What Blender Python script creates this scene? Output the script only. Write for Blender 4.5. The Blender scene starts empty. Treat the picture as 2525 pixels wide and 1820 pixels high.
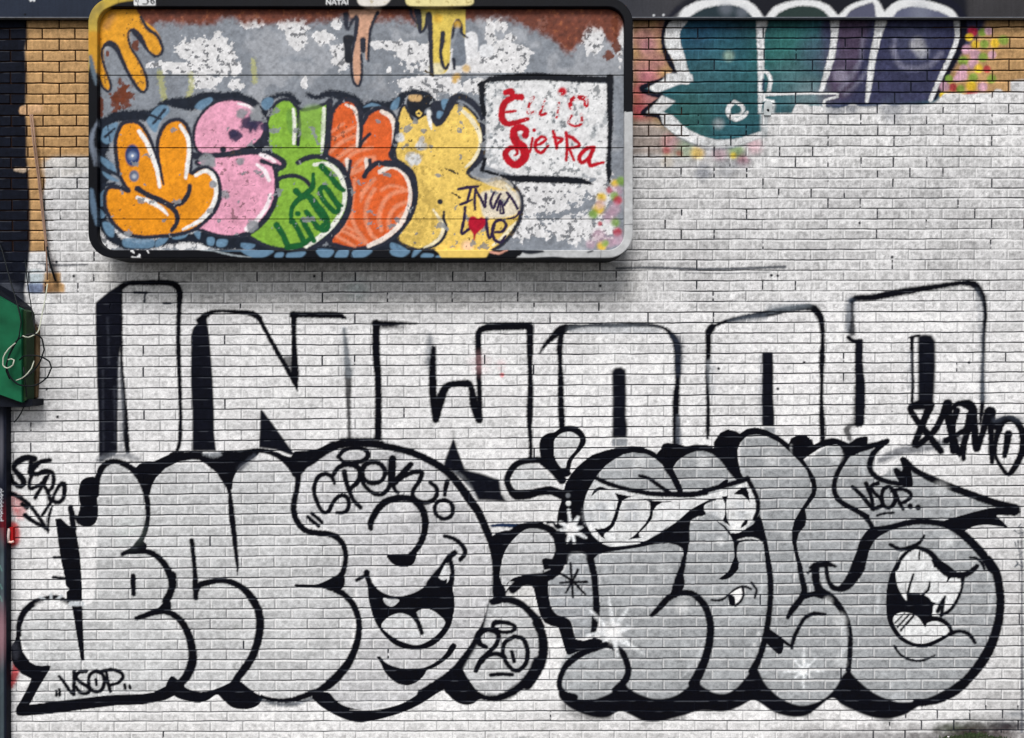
import bpy, math
import numpy as np

# ---------------------------------------------------------------- camera, sky, sun, exposure
D = 5.0                 # camera distance from the wall, metres
S = 0.00252             # metres on the wall plane per photograph unit
CX, CY = 1262.5, 910.0  # wall coordinates straight ahead of the camera
CAMZ = 2.306
scene = bpy.context.scene
COL = scene.collection
cam_d = bpy.data.cameras.new('camera'); cam = bpy.data.objects.new('camera', cam_d); COL.objects.link(cam)
cam.location = (0, -D, CAMZ); cam.rotation_euler = (math.radians(90), 0, 0)
cam_d.sensor_width = 36; cam_d.lens = 36 * D / (2525 * S); cam_d.clip_end = 500; cam_d.clip_start = 0.05
scene.camera = cam
world = bpy.data.worlds.new('World'); scene.world = world; world.use_nodes = True
wn = world.node_tree.nodes; wl = world.node_tree.links
SUN_EL, SUN_AZ = math.radians(52), math.radians(200)
sky = wn.new('ShaderNodeTexSky'); sky.sky_type = 'NISHITA'; sky.sun_disc = False
sky.sun_elevation = SUN_EL; sky.sun_rotation = SUN_AZ; sky.air_density = 1.0; sky.dust_density = 3.0
hs = wn.new('ShaderNodeHueSaturation'); hs.inputs['Saturation'].default_value = 0.3      # overcast: thin grey cloud
wl.new(sky.outputs[0], hs.inputs['Color']); wl.new(hs.outputs[0], wn['Background'].inputs[0]); wn['Background'].inputs[1].default_value = 0.085
sun_d = bpy.data.lights.new('sun', 'SUN'); sun_d.energy = 1.9; sun_d.angle = math.radians(24); sun_d.color = (1, 0.97, 0.93)
sun = bpy.data.objects.new('sun', sun_d); COL.objects.link(sun)
sun.rotation_euler = (math.radians(90) - SUN_EL, 0, math.radians(-8))
scene.view_settings.view_transform = 'Standard'; scene.view_settings.look = 'None'
scene.view_settings.exposure = 0.55; scene.view_settings.gamma = 1
scene.cycles.max_bounces = 5; scene.cycles.diffuse_bounces = 3

# ---------------------------------------------------------------- helpers
rng = np.random.default_rng(7)
TAB = rng.random((8, 256, 256)).astype(np.float32)
def vn(x, y, sc, seed=0, sy=None):
    x = np.asarray(x, np.float32) / sc + seed * 17.3; y = np.asarray(y, np.float32) / (sy or sc) + seed * 9.1
    xi = np.floor(x).astype(np.int64); yi = np.floor(y).astype(np.int64)
    fx = x - xi; fy = y - yi; fx = fx * fx * (3 - 2 * fx); fy = fy * fy * (3 - 2 * fy)
    t = TAB[seed % 8]; a = t[yi & 255, xi & 255]; b = t[yi & 255, (xi + 1) & 255]
    c = t[(yi + 1) & 255, xi & 255]; d = t[(yi + 1) & 255, (xi + 1) & 255]
    return (a * (1 - fx) + b * fx) * (1 - fy) + (c * (1 - fx) + d * fx) * fy
def fbm(x, y, sc, seed=0, o=4):
    r = 0; a = 0.5; n = 0
    for i in range(o): r = r + a * vn(x, y, sc / 2 ** i, seed + i); n += a; a *= 0.55
    return r / n
def sm(a, b, x): t = np.clip((x - a) / (b - a), 0, 1); return t * t * (3 - 2 * t)
def lin(c):
    c = np.asarray(c, np.float32) / 255.0
    return np.where(c <= 0.04045, c / 12.92, ((c + 0.055) / 1.055) ** 2.4).astype(np.float32)
ALB = 0.93
def rgb(r, g, b): return lin((r, g, b)) * ALB
BLACK = rgb(5, 6, 15); WHITE = rgb(240, 240, 241); SILVER = rgb(168, 172, 177); NAVY = rgb(22, 42, 74)
CR = dict(a=(0,0,3.544), b=(500,0,3.544), c=(1040,0,3.544), d=(1560,0,3.544), e=(1885,0,3.544), f=(0,300,3.544),
    g=(500,300,3.544), h=(1040,300,3.544), i=(1560,380,3.544), j=(1885,380,3.544), k=(0,700,3.544), l=(500,700,3.544),
    m=(1040,700,3.544), n=(1560,700,3.544), o=(1885,700,3.544), p=(0,1080,4.536), q=(0,1420,4.536), r=(440,1080,4.536),
    s=(440,1420,4.536), t=(840,1080,4.536), u=(840,1420,4.536), v=(1240,1040,4.536), w=(1300,1380,2.576), x=(1640,1040,2.576),
    y=(1700,1400,2.576), z=(2025,1040,2.576), A=(2025,1380,2.576), B=(2025,1640,2.576), P=(0,0,1.0))
def parse(txt, dw):
    out = []; cr = None
    for tk in txt.split():
        if ':' in tk: c, tk = tk.split(':'); cr = CR[c]
        v = [float(q) for q in tk.split(',')]
        w = v[2] if len(v) > 2 else dw
        out.append((cr[0] + v[0] / cr[2], cr[1] + v[1] / cr[2], w / cr[2]))
    return np.array(out)
def spline(P, closed=False, step=4.0):
    n = len(P); res = []
    if n < 3 and not closed:
        m = max(2, int(np.hypot(*(P[1] - P[0])[:2]) / step)); t = np.linspace(0, 1, m + 1)[:, None]; return P[0] * (1 - t) + P[1] * t
    Q = [P[(i) % n] for i in range(-1, n + 2)] if closed else [2 * P[0] - P[1]] + list(P) + [2 * P[-1] - P[-2]]
    for i in range(n if closed else n - 1):
        p0, p1, p2, p3 = Q[i], Q[i + 1], Q[i + 2], Q[i + 3]
        L = np.hypot(*(p2 - p1)[:2]) + 1e-6
        m1 = (p2 - p0) * 0.5; m2 = (p3 - p1) * 0.5
        for m_ in (m1, m2):
            l_ = np.hypot(*m_[:2])
            if l_ > 1.1 * L: m_ *= 1.1 * L / l_
        k = max(1, int(L / step)); t = (np.arange(k) / k)[:, None]
        h00 = 2*t**3 - 3*t**2 + 1; h10 = t**3 - 2*t**2 + t; h01 = -2*t**3 + 3*t**2; h11 = t**3 - t**2
        res.append(h00 * p1 + h10 * m1 + h01 * p2 + h11 * m2)
    if not closed: res.append(P[-1:])
    return np.vstack(res)
def boxblur(m, r):
    r = int(r)
    if r < 1: return m
    for ax in (0, 1):
        for _ in range(2):
            p = np.pad(m, [(r + 1, r) if a == ax else (0, 0) for a in (0, 1)], mode='edge'); c = np.cumsum(p, axis=ax, dtype=np.float64)
            m = ((np.take(c, range(2 * r + 1, c.shape[ax]), axis=ax) - np.take(c, range(0, c.shape[ax] - 2 * r - 1), axis=ax)) / (2 * r + 1)).astype(np.float32)
    return m
class Canvas:
    def __init__(s, x0, y0, x1, y1):
        s.x0, s.y0 = x0, y0; s.w, s.h = x1 - x0, y1 - y0
        s.c = np.zeros((s.h, s.w, 3), np.float32); s.id = np.zeros((s.h, s.w), np.uint8); s.pid = 0
        s.wk = 1.0; s.wa = 0.0
        s.X, s.Y = np.meshgrid(np.arange(x0, x1, dtype=np.float32), np.arange(y0, y1, dtype=np.float32))
    def apply(s, m, iy, ix, col, al=1.0, tag=True):
        h, w = m.shape; sl = (slice(iy, iy + h), slice(ix, ix + w))
        a = (m * al)[..., None]; s.c[sl] = s.c[sl] * (1 - a) + np.asarray(col, np.float32) * a
        if tag and s.pid: s.id[sl][m > 0.4] = s.pid
    def bb(s, xa, ya, xb, yb):
        return max(0, int(xa - s.x0)), max(0, int(ya - s.y0)), min(s.w, int(xb - s.x0) + 2), min(s.h, int(yb - s.y0) + 2)
    def stroke(s, txt, w=40, col=None, soft=1.6, al=1.0, closed=False, rough=0.7, tag=True):
        P = spline(parse(txt, w), closed); P[:, 2] = P[:, 2] * s.wk + s.wa
        if closed: P = np.vstack([P, P[:1]])
        R = P[:, 2].max() / 2 + soft + 3
        a, b, c_, d_ = s.bb(P[:, 0].min() - R, P[:, 1].min() - R, P[:, 0].max() + R, P[:, 1].max() + R)
        if c_ <= a or d_ <= b: return
        sd = np.full((d_ - b, c_ - a), 99.0, np.float32)
        for i in range(len(P) - 1):
            p, q = P[i], P[i + 1]; R = max(p[2], q[2]) / 2 + soft + 3
            i0, j0, i1, j1 = s.bb(min(p[0], q[0]) - R, min(p[1], q[1]) - R, max(p[0], q[0]) + R, max(p[1], q[1]) + R)
            if i1 <= i0 or j1 <= j0: continue
            X = s.X[j0:j1, i0:i1] - p[0]; Y = s.Y[j0:j1, i0:i1] - p[1]; dx, dy = q[0] - p[0], q[1] - p[1]
            t = np.clip((X * dx + Y * dy) / (dx * dx + dy * dy + 1e-9), 0, 1)
            dd = np.hypot(X - t * dx, Y - t * dy) - (p[2] + (q[2] - p[2]) * t) / 2
            v = sd[j0 - b:j1 - b, i0 - a:i1 - a]; np.minimum(v, dd, out=v)
        if rough: sd += (vn(s.X[b:d_, a:c_], s.Y[b:d_, a:c_], 3.1, 3) - 0.5) * rough * 2 * (1 + soft * 0.25)
        m = np.clip(0.5 - sd / (2 * soft), 0, 1)
        if soft > 3: m = m * m * (3 - 2 * m)
        s.apply(m, b, a, BLACK if col is None else col, al, tag)
    def mask(s, txt, soft=0, sharp=False, raw=None):
        P = raw if raw is not None else parse(txt, 1)
        if not sharp: P = spline(P, True, 5.0)
        pad = int(soft * 3) + 3
        a, b, c_, d_ = s.bb(P[:, 0].min() - pad, P[:, 1].min() - pad, P[:, 0].max() + pad, P[:, 1].max() + pad)
        if c_ <= a or d_ <= b: return None
        K = 3; H, W = (d_ - b) * K, (c_ - a) * K
        fl = np.zeros((H, W + 1), np.int16)
        px = (P[:, 0] - s.x0 - a + .5) * K; py = (P[:, 1] - s.y0 - b + .5) * K
        for i in range(len(P)):
            j = (i + 1) % len(P); x1, y1, x2, y2 = px[i], py[i], px[j], py[j]
            if y1 == y2: continue
            if y1 > y2: x1, y1, x2, y2 = x2, y2, x1, y1
            r0 = max(0, math.ceil(y1 - .5)); r1 = min(H - 1, math.ceil(y2 - .5) - 1)
            if r1 < r0: continue
            rr = np.arange(r0, r1 + 1); xx = x1 + (rr + .5 - y1) * (x2 - x1) / (y2 - y1)
            np.add.at(fl, (rr, np.clip(np.ceil(xx - .5), 0, W).astype(int)), 1)
        m = (np.cumsum(fl, axis=1)[:, :W] & 1).astype(np.float32).reshape(d_ - b, K, c_ - a, K).mean((1, 3))
        return boxblur(m, soft), b, a
    def fill(s, txt, col=None, soft=0, al=1.0, sharp=False, tag=True):
        r = s.mask(txt, soft, sharp)
        if r: s.apply(r[0], r[1], r[2], BLACK if col is None else col, al, tag)
    def blob(s, x, y, r, col, soft=0.5, al=1.0, tag=False, ry=None, noise=0.0):
        ry = ry or r; a, b, c_, d_ = s.bb(x - r * 2, y - ry * 2, x + r * 2, y + ry * 2)
        if c_ <= a or d_ <= b: return
        X = s.X[b:d_, a:c_]; Y = s.Y[b:d_, a:c_]; dd = np.hypot((X - x) / r, (Y - y) / ry)
        if noise: dd = dd + (fbm(X, Y, 14, 2) - .5) * noise
        s.apply(1 - sm(1 - soft, 1 + soft, dd), b, a, col, al, tag)
    def blobc(s, cr, x, y, r, col, **k):
        o = CR[cr]; s.blob(o[0] + x / o[2], o[1] + y / o[2], r / o[2], col, **k)
    def sample(s, x, y):
        x = np.clip(x - s.x0, 0, s.w - 1.001); y = np.clip(y - s.y0, 0, s.h - 1.001)
        xi = x.astype(int); yi = y.astype(int); fx = (x - xi)[..., None].astype(np.float32); fy = (y - yi)[..., None].astype(np.float32)
        c = s.c
        return (c[yi, xi] * (1 - fx) + c[yi, xi + 1] * fx) * (1 - fy) + (c[yi + 1, xi] * (1 - fx) + c[yi + 1, xi + 1] * fx) * fy
    def ids(s, x, y):
        return s.id[np.clip((y - s.y0 + .5).astype(int), 0, s.h - 1), np.clip((x - s.x0 + .5).astype(int), 0, s.w - 1)]
def wx(px, d=0.0): return (np.asarray(px) - CX) * S * (D - d) / D      # wall coordinates -> metres at depth d in front of the wall
def wz(py, d=0.0): return CAMZ + (CY - np.asarray(py)) * S * (D - d) / D

def tagit(o, label=None, cat=None, group=None, kind=None):
    if label: o['label'] = label
    if cat: o['category'] = cat
    if group: o['group'] = group
    if kind: o['kind'] = kind
    return o
def thing(name, label, cat, loc=(0, 0, 0), group=None):
    o = bpy.data.objects.new(name, None); COL.objects.link(o); o.location = loc; o.empty_display_size = 0.1
    return tagit(o, label, cat, group)
def mesh_obj(name, V, F, mat, parent=None, colors=None, smooth=False):
    me = bpy.data.meshes.new(name)
    V = np.asarray(V, np.float32)
    if parent is not None: V = V - np.array(parent.location, np.float32)
    if isinstance(F, np.ndarray):
        n = len(F); me.vertices.add(len(V)); me.vertices.foreach_set('co', V.ravel())
        me.loops.add(n * 4); me.loops.foreach_set('vertex_index', F.astype(np.int32).ravel())
        me.polygons.add(n); me.polygons.foreach_set('loop_start', np.arange(0, n * 4, 4, dtype=np.int32))
        me.update(calc_edges=True)
    else:
        me.from_pydata(V.tolist(), [], F); me.update()
    me.polygons.foreach_set('use_smooth', np.full(len(me.polygons), smooth))
    if colors is not None:
        at = me.color_attributes.new('paint', 'FLOAT_COLOR', 'POINT')
        cc = np.ones((len(V), 4), np.float32); cc[:, :colors.shape[1]] = colors; at.data.foreach_set('color', cc.ravel())
    me.materials.append(mat)
    o = bpy.data.objects.new(name, me); COL.objects.link(o)
    if parent is not None: o.parent = parent
    return o
def grid_parts(V, C, ID, parts, mat, parent, smooth=False):
    ny, nx = V.shape[:2]; idx = np.arange(ny * nx).reshape(ny, nx)
    Q = np.stack([idx[1:, :-1], idx[1:, 1:], idx[:-1, 1:], idx[:-1, :-1]], -1)
    Vf = V.reshape(-1, 3); Cf = C.reshape(-1, C.shape[-1])
    for pid, name, label in parts:
        q = Q[ID == pid]
        if len(q) == 0: continue
        u, inv = np.unique(q, return_inverse=True)
        o = mesh_obj(name, Vf[u], inv.reshape(-1, 4), mat, parent, Cf[u], smooth)
        if label: o['label'] = label
def box(V, F, x0, x1, y0, y1, z0, z1):
    b = len(V); V += [(x, y, z) for x in (x0, x1) for y in (y0, y1) for z in (z0, z1)]
    F += [tuple(b + i for i in f) for f in ((0, 1, 3, 2), (4, 6, 7, 5), (0, 4, 5, 1), (2, 3, 7, 6), (0, 2, 6, 4), (1, 5, 7, 3))]
def tube(pts, r, n=8):
    P = spline(np.array(pts, float), False, 0.012); V = []; F = []
    T = np.gradient(P, axis=0); T /= np.linalg.norm(T, axis=1)[:, None] + 1e-9
    up = np.array([0.13, -0.97, 0.21])
    for i, (p, t) in enumerate(zip(P, T)):
        a = np.cross(t, up); a /= np.linalg.norm(a) + 1e-9; b = np.cross(t, a)
        for k in range(n):
            an = 2 * math.pi * k / n; V.append(tuple(p + r * (math.cos(an) * a + math.sin(an) * b)))
    for i in range(len(P) - 1):
        for k in range(n): F.append((i * n + k, i * n + (k + 1) % n, (i + 1) * n + (k + 1) % n, (i + 1) * n + k))
    F.append(tuple(range(n))[::-1]); F.append(tuple((len(P) - 1) * n + k for k in range(n)))
    return V, F
# ---------------------------------------------------------------- materials
def mat_base(name, rough=0.7, metal=0.0):
    m = bpy.data.materials.new(name); m.use_nodes = True; nt = m.node_tree; b = nt.nodes['Principled BSDF']
    b.inputs['Roughness'].default_value = rough; b.inputs['Metallic'].default_value = metal
    b.inputs['Specular IOR Level'].default_value = 0.12
    return m, nt, b
def mat_painted(name, nscale, bump, dist, rough, amp=0.25, spec=0.08):
    m, nt, b = mat_base(name, rough); b.inputs['Specular IOR Level'].default_value = spec
    N = nt.nodes.new; L = nt.links.new
    at = N('ShaderNodeAttribute'); at.attribute_name = 'paint'
    tc = N('ShaderNodeTexCoord'); no = N('ShaderNodeTexNoise'); no.inputs['Scale'].default_value = nscale; no.inputs['Detail'].default_value = 5
    no.inputs['Roughness'].default_value = 0.65
    L(tc.outputs['Object'], no.inputs['Vector'])
    mr = N('ShaderNodeMapRange'); mr.inputs[1].default_value = 0.25; mr.inputs[2].default_value = 0.75
    mr.inputs[3].default_value = 1 - amp; mr.inputs[4].default_value = 1 + amp
    L(no.outputs[0], mr.inputs[0])
    vm = N('ShaderNodeVectorMath'); vm.operation = 'SCALE'; L(at.outputs['Color'], vm.inputs[0]); L(mr.outputs[0], vm.inputs['Scale'])
    L(vm.outputs[0], b.inputs['Base Color'])
    bp = N('ShaderNodeBump'); bp.inputs['Strength'].default_value = bump; bp.inputs['Distance'].default_value = dist
    L(no.outputs[0], bp.inputs['Height']); L(bp.outputs[0], b.inputs['Normal'])
    rr = N('ShaderNodeMapRange'); rr.inputs[3].default_value = rough - .12; rr.inputs[4].default_value = rough + .12; L(no.outputs[0], rr.inputs[0]); L(rr.outputs[0], b.inputs['Roughness'])
    return m
def mat_plain(name, c, rough=0.6, metal=0.0, nscale=30, amp=0.2, bump=0.1):
    m, nt, b = mat_base(name, rough, metal); N = nt.nodes.new; L = nt.links.new
    tc = N('ShaderNodeTexCoord'); no = N('ShaderNodeTexNoise'); no.inputs['Scale'].default_value = nscale; no.inputs['Detail'].default_value = 6
    L(tc.outputs['Object'], no.inputs['Vector'])
    ra = N('ShaderNodeValToRGB'); c = np.asarray(c, float)
    ra.color_ramp.elements[0].position = 0.3; ra.color_ramp.elements[1].position = 0.7
    ra.color_ramp.elements[0].color = (*np.clip(c * (1 - amp), 0, 1), 1); ra.color_ramp.elements[1].color = (*np.clip(c * (1 + amp), 0, 1), 1)
    L(no.outputs[0], ra.inputs[0]); L(ra.outputs[0], b.inputs['Base Color'])
    bp = N('ShaderNodeBump'); bp.inputs['Strength'].default_value = bump; bp.inputs['Distance'].default_value = 0.002
    L(no.outputs[0], bp.inputs['Height']); L(bp.outputs[0], b.inputs['Normal'])
    return m
M_BRICK = mat_painted('painted_brick', 130, 0.55, 0.0035, 0.8, 0.2)
M_METAL = mat_painted('painted_metal', 60, 0.12, 0.002, 0.5, 0.07, 0.1)
# ---------------------------------------------------------------- the painted wall: colour by colour, in wall coordinates
W = Canvas(0, 0, 2525, 1850)
W.c[:] = WHITE; W.wk = 1.1; W.wa = .6
def K(a): W.pid = a
F, T = W.fill, W.stroke
X, Y = W.X, W.Y
# tone of the white coats: older greyish coat high up, cleaner below
g = fbm(X, Y, 260, 1); W.c *= (0.80 + 0.22 * g)[..., None]
old = (1 - sm(640, 760, Y + 60 * (fbm(X, Y, 120, 2) - .5))) * 0.16
W.c *= (1 - old)[..., None] * np.array([1, 1.0, 1.005], np.float32)
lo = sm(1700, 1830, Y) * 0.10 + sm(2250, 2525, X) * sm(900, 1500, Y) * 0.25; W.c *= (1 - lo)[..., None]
TAN = rgb(188, 150, 104)
tn = TAN * (0.82 + 0.36 * fbm(X, Y, 50, 4))[..., None]
def tanfill(txt, soft=2):
    r = W.mask(txt, soft, True)
    if r:
        m, b, a = r; h, w = m.shape; sl = (slice(b, b + h), slice(a, a + w)); W.c[sl] = W.c[sl] * (1 - m[..., None]) + tn[sl] * m[..., None]
tanfill('P:60,40 222,40 230,388 150,388 128,390 112,400 112,440 104,500 108,560 114,590 120,620 70,622 60,400')
tanfill('P:107,672 150,672 150,697 160,700 160,722 106,722 104,700')
tanfill('P:64,800 92,800 92,990 70,995 64,900', 3)
tanfill('P:1560,40 1672,40 1672,330 1640,360 1690,384 1560,384')
tanfill('P:2360,40 2525,40 2525,196 2492,200 2492,228 2448,228 2448,240 2390,252 2310,236 2330,150')
F('P:1560,300 1660,320 1760,380 1850,400 1560,412', rgb(168, 164, 166), 10, 0.75, tag=False)
F('P:112,392 222,388 222,420 118,440', rgb(200, 196, 190), 5, .6, tag=False)
# warm grey tone below the sign, cooler grey down the left edge
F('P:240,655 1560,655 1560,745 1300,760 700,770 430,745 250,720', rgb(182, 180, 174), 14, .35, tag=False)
F('P:0,900 40,900 40,1820 0,1820', rgb(150, 152, 158), 12, .5, tag=False)
for (x_, y_, r_, c_, al) in ((1590,95,30,(168,112,130),.6),(1600,120,22,(176,120,140),.5),(1590,170,30,(196,130,150),.5),(1625,150,20,(170,110,130),.5),
    (1600,205,30,(186,100,130),.6),(1572,230,22,(190,60,100),.5),(1590,270,26,(196,80,120),.5),(1570,275,20,(200,50,90),.5),(1610,240,24,(176,120,140),.5),(1640,70,24,(160,80,90),.5),
    (1655,350,22,(222,130,140),.45),(1690,370,26,(140,165,110),.5),(1720,378,16,(232,190,70),.7),(1643,372,9,(190,60,60),.6),(1645,398,16,(222,190,110),.6),
    (1775,352,10,(120,160,70),.3),(1815,372,20,(120,160,60),.7),(1808,384,8,(220,190,40),.8),(1775,380,18,(170,110,130),.5),(1832,398,16,(170,50,80),.6),(1860,360,20,(190,110,130),.45),(1675,378,8,(150,40,40),.6)):
    W.blob(x_, y_, r_, rgb(*c_), 0.6, al)
# black-painted bricks at the left end
K(1)
F('P:-20,30 66,30 68,90 62,120 66,180 64,250 60,262 66,300 66,395 69,410 74,480 75,600 72,640 66,680 60,720 62,760 62,800 100,920 86,990 70,1003 -20,1003', rgb(16, 20, 32), 2, sharp=True)
F('P:0,1000 14,1000 14,1850 0,1850', rgb(20, 24, 38), 1, sharp=True)
K(0)
F('P:0,702 40,700 66,742 60,760 0,735', rgb(70, 74, 84), 6, .8, tag=False)
F('P:92,860 88,900 82,985 72,992 70,800 92,810', rgb(40, 34, 32), 4, .7, tag=False)
T('P:58,272,20 95,268,18', col=rgb(205, 165, 125), soft=2, tag=False)
T('P:38,417,8 58,420,10 68,415,8', col=rgb(190, 170, 150), soft=2, tag=False)
F('P:70,698 104,698 104,722 70,722', rgb(50, 82, 130), 2, .8, tag=False); F('P:70,668 106,668 106,696 70,696', rgb(175, 192, 200), 3, .7, tag=False)
F('P:126,640 140,650 146,720 138,740 128,700', rgb(60, 40, 30), 5, .7, tag=False); W.blob(118, 712, 12, rgb(120, 85, 60), .6, .7)
for t_ in ('p:120,640,60 200,680,80 250,760,90 220,860,100 200,820,60', 'p:130,720,50 170,800,70'): T(t_, col=rgb(186, 44, 44), soft=8, al=.55, tag=False)
T('q:175,940,70 180,1040,80 140,1160,90 110,1220,80', col=rgb(160, 22, 32), soft=6, al=.9, tag=False)
F('p:40,960 200,960 210,1180 40,1210', rgb(176, 24, 28), 3, .85, tag=False)
T('P:95,648,5 140,654,5 215,652,4', col=rgb(50, 55, 65), soft=2, al=.8, tag=False)
# crack lines in the mortar right of the sign's lower corner
T('P:1520,662,5 1600,660,5 1760,664,6 1935,658,6', col=rgb(40, 48, 60), soft=1.5, al=.85, tag=False); T('P:1690,672,3 1780,674,3 1900,671,3', col=rgb(50, 56, 66), soft=1.2, al=.6, tag=False)
# ---- teal and purple spray letters, upper right
K(2)
F('P:1655,40 2410,40 2350,150 2310,248 2210,258 2130,262 2060,270 1960,280 1900,290 1890,335 1870,340 1800,365 1720,352 1660,330 1625,285 1585,278 1630,240 1580,218 1670,180', rgb(48, 92, 103), 2)
F('P:2045,40 2420,40 2370,140 2330,200 2305,245 2230,258 2150,262 2060,268 2030,262 2010,225 2040,190', rgb(58, 60, 88), 5)
F('P:2060,45 2140,45 2120,150 2100,230 2060,250 2030,262 2020,225 2045,180 2065,120', rgb(74, 62, 84), 8)
for (x_, y_, r_, c_, al) in ((1700,90,60,(38,78,102),.7),(1760,75,60,(30,62,92),.6),(1920,110,80,(52,110,100),.6),(1800,130,50,(44,96,110),.6),(1760,200,80,(66,104,112),.5),
    (1960,210,60,(88,120,125),.6),(1700,290,60,(56,100,92),.6),(1840,240,60,(44,86,88),.5),(2010,130,40,(74,92,110),.6),(2000,240,40,(150,165,170),.35),
    (1797,138,12,(150,175,160),.8),(1772,305,12,(170,180,185),.7),(2255,105,50,(92,96,120),.6),(2262,110,16,(225,225,230),.9),(2273,128,14,(210,212,220),.8),(2072,185,16,(170,165,185),.8),(2060,160,40,(96,88,112),.5),(1850,60,60,(22,30,52),.5),(2270,70,80,(40,44,74),.5)):
    W.blob(x_, y_, r_, rgb(*c_), 0.7, al)
for t_ in ('e:860,340,20 850,420,24 840,520,24 800,600,30 740,690,40 660,780,30', 'e:1120,420,40 1180,560,40 1290,600,40 1440,570,40 1540,470,40', 'e:900,600,20 840,700,24 700,830,24', 'e:1140,350,20 1130,470,20'):
    T(t_, col=rgb(150, 150, 172), soft=7, al=.45)
BK2 = rgb(18, 20, 36)
T('d:340,170,80 285,260,50 275,340,50 290,450,50 330,550,44 372,630,44 280,690,38 80,770,40 180,825,40 255,848,36 180,910,34 90,990,36 220,1010,40 280,1085,36 330,1110,30', col=BK2)
T('d:330,1110,34 450,1200,40 600,1280,30 800,1300,20 1000,1270,10', col=rgb(120, 125, 135), soft=4, al=.6)
WH2 = rgb(226, 228, 230)
T('d:430,170,90 355,260,110 352,380,120 400,500,100 430,600,90 465,690,90', col=WH2)
F('d:300,640 520,650 530,710 400,740 210,815 130,768 260,700', WH2, 1, sharp=True); F('d:255,835 375,885 250,990 115,985 200,900', WH2, 1, sharp=True)
T('d:270,1010,50 320,1060,100 400,1130,90 520,1200,80 700,1250,60 900,1245,56 1050,1200,50 1140,1165,40', col=WH2)
F('d:1130,980 1240,900 1230,1000 1220,1080 1180,1200 1130,1180', rgb(200, 205, 208), 3)
T('d:1130,190,90 1118,300,60 1122,500,50 1120,700,40 1112,980,26', col=WH2, soft=2); T('d:1130,610,16 1180,640,26 1205,700,30 1190,800,26', col=WH2); T('d:1145,700,20 1140,780,20', col=rgb(40, 60, 80), soft=2)
T('d:1765,190,70 1762,330,50 1735,500,50 1700,620,44 1650,790,30', col=WH2, soft=2); T('d:2170,190,90 2145,300,60 2100,500,50 2072,700,44 2048,885,26', col=WH2, soft=2)
T('e:1690,190,60 1695,330,54 1640,480,48 1550,660,40 1455,870,34', col=WH2, soft=2); T('e:1735,160,56 1738,320,56 1690,460,44 1600,640,36 1490,865,18', col=BK2, soft=2)
T('d:890,890,26 840,940,34 840,1000,34 900,1045,30 970,1020,26 1000,980,20', col=WH2); T('d:890,890,20 950,920,26 965,960,24 940,1000,20 890,1010,16', col=WH2)
T('d:1140,870,26 1160,830,24 1400,820,16 1780,818,18 1790,845,16 1680,880,18 1682,970,26', col=WH2, soft=1.2); T('d:1150,870,20 1230,890,20', col=WH2)
K(3)
RD, YL, GR, PK = rgb(176, 38, 62), rgb(228, 190, 44), rgb(122, 158, 62), rgb(205, 160, 182)
for (x_, y_, c_, r_) in ((1820,275,RD,44),(1790,325,YL,34),(1845,390,YL,36),(1920,385,GR,40),(2015,380,YL,40),(2090,350,GR,44),(1905,285,GR,36),(1960,270,PK,36),(1765,435,PK,40),(1840,480,PK,50),
    (1910,500,GR,42),(1990,480,PK,36),(1740,535,GR,44),(1820,560,PK,44),(1870,600,YL,40),(1945,605,RD,34),(1615,690,GR,34),(1720,660,PK,50),(1825,680,GR,40),(1985,690,GR,40),(1650,765,RD,36),(1570,760,PK,44),
    (1715,780,GR,36),(1805,755,YL,44),(1910,760,PK,40),(1800,825,RD,34),(1850,830,RD,30),(1900,855,RD,30),(1560,830,YL,30),(1740,600,PK,36),(1680,690,PK,30),(1930,860,YL,24)):
    W.blobc('e', x_, y_, r_, c_, soft=.35, al=.85, tag=True, noise=.3)
K(0)
# ragged white roller coat cutting the letters off
rg = sm(-3, 3, Y - (262 + 14 * (fbm(X, Y, 40, 5) - .5) * 2 - 34 * sm(2300, 2330, X) + 18 * (1 - sm(1950, 1965, X)) + 600 * (1 - sm(1885, 1895, X))))
W.c = W.c * (1 - rg[..., None] * (X > 1880)[..., None] * (Y < 420)[..., None]) + (WHITE * .86) * (rg * (X > 1880) * (Y < 420))[..., None]
W.id[(rg > .6) & (X > 1880) & (Y < 420)] = 0
F('P:1560,384 1700,392 1870,404 1960,404 1960,470 1560,470', WHITE * .8, 5, .7, tag=False)
for x_, y_, r_, al in ((2060,268,22,.5),(2200,270,30,.5),(2255,276,20,.3),(1735,425,20,.6),(1790,415,24,.4),(1830,400,20,.4),(2100,266,16,.6)): W.blob(x_, y_, r_, rgb(70, 80, 100), .6, al, noise=.6)
# ---- outline letters I N W O O D
W.wk = 1.3; W.wa = .8
K(4)
F('k:835,165 960,60 1060,0 1110,-10 1110,15 1066,60 1062,300 1060,500 1045,600 1035,800 1035,1000 1028,1200 1028,1470 1000,1500 940,1520 868,1560 862,1470 860,1150 845,800 835,400', rgb(12, 14, 26), 1, sharp=True)
T('k:1062,60,14 1060,400,18 1062,700,22 1078,950,30 1092,1150,36 1100,1300,40 1115,1470,30', soft=2)
T('k:1040,650,6 1050,900,30 1058,1150,40 1060,1300,30 1060,1450,30', col=rgb(120, 124, 132), soft=5, al=.6)
T('k:1065,20,36 1120,-5,34 1300,-10,36 1480,-8,40 1545,20,44 1570,80,44 1566,200,36 1560,400,30 1560,600,30 1568,800,28 1572,950,26 1578,1150,24 1575,1300,28 1570,1380,26 1550,1450,24', soft=2)
for t_ in ('k:900,760,8 900,1100,8 905,1450,8', 'k:940,300,8 950,700,8', 'k:1000,900,8 1005,1400,8'): T(t_, col=rgb(70, 74, 86), soft=3, al=.4)
K(5)
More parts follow.
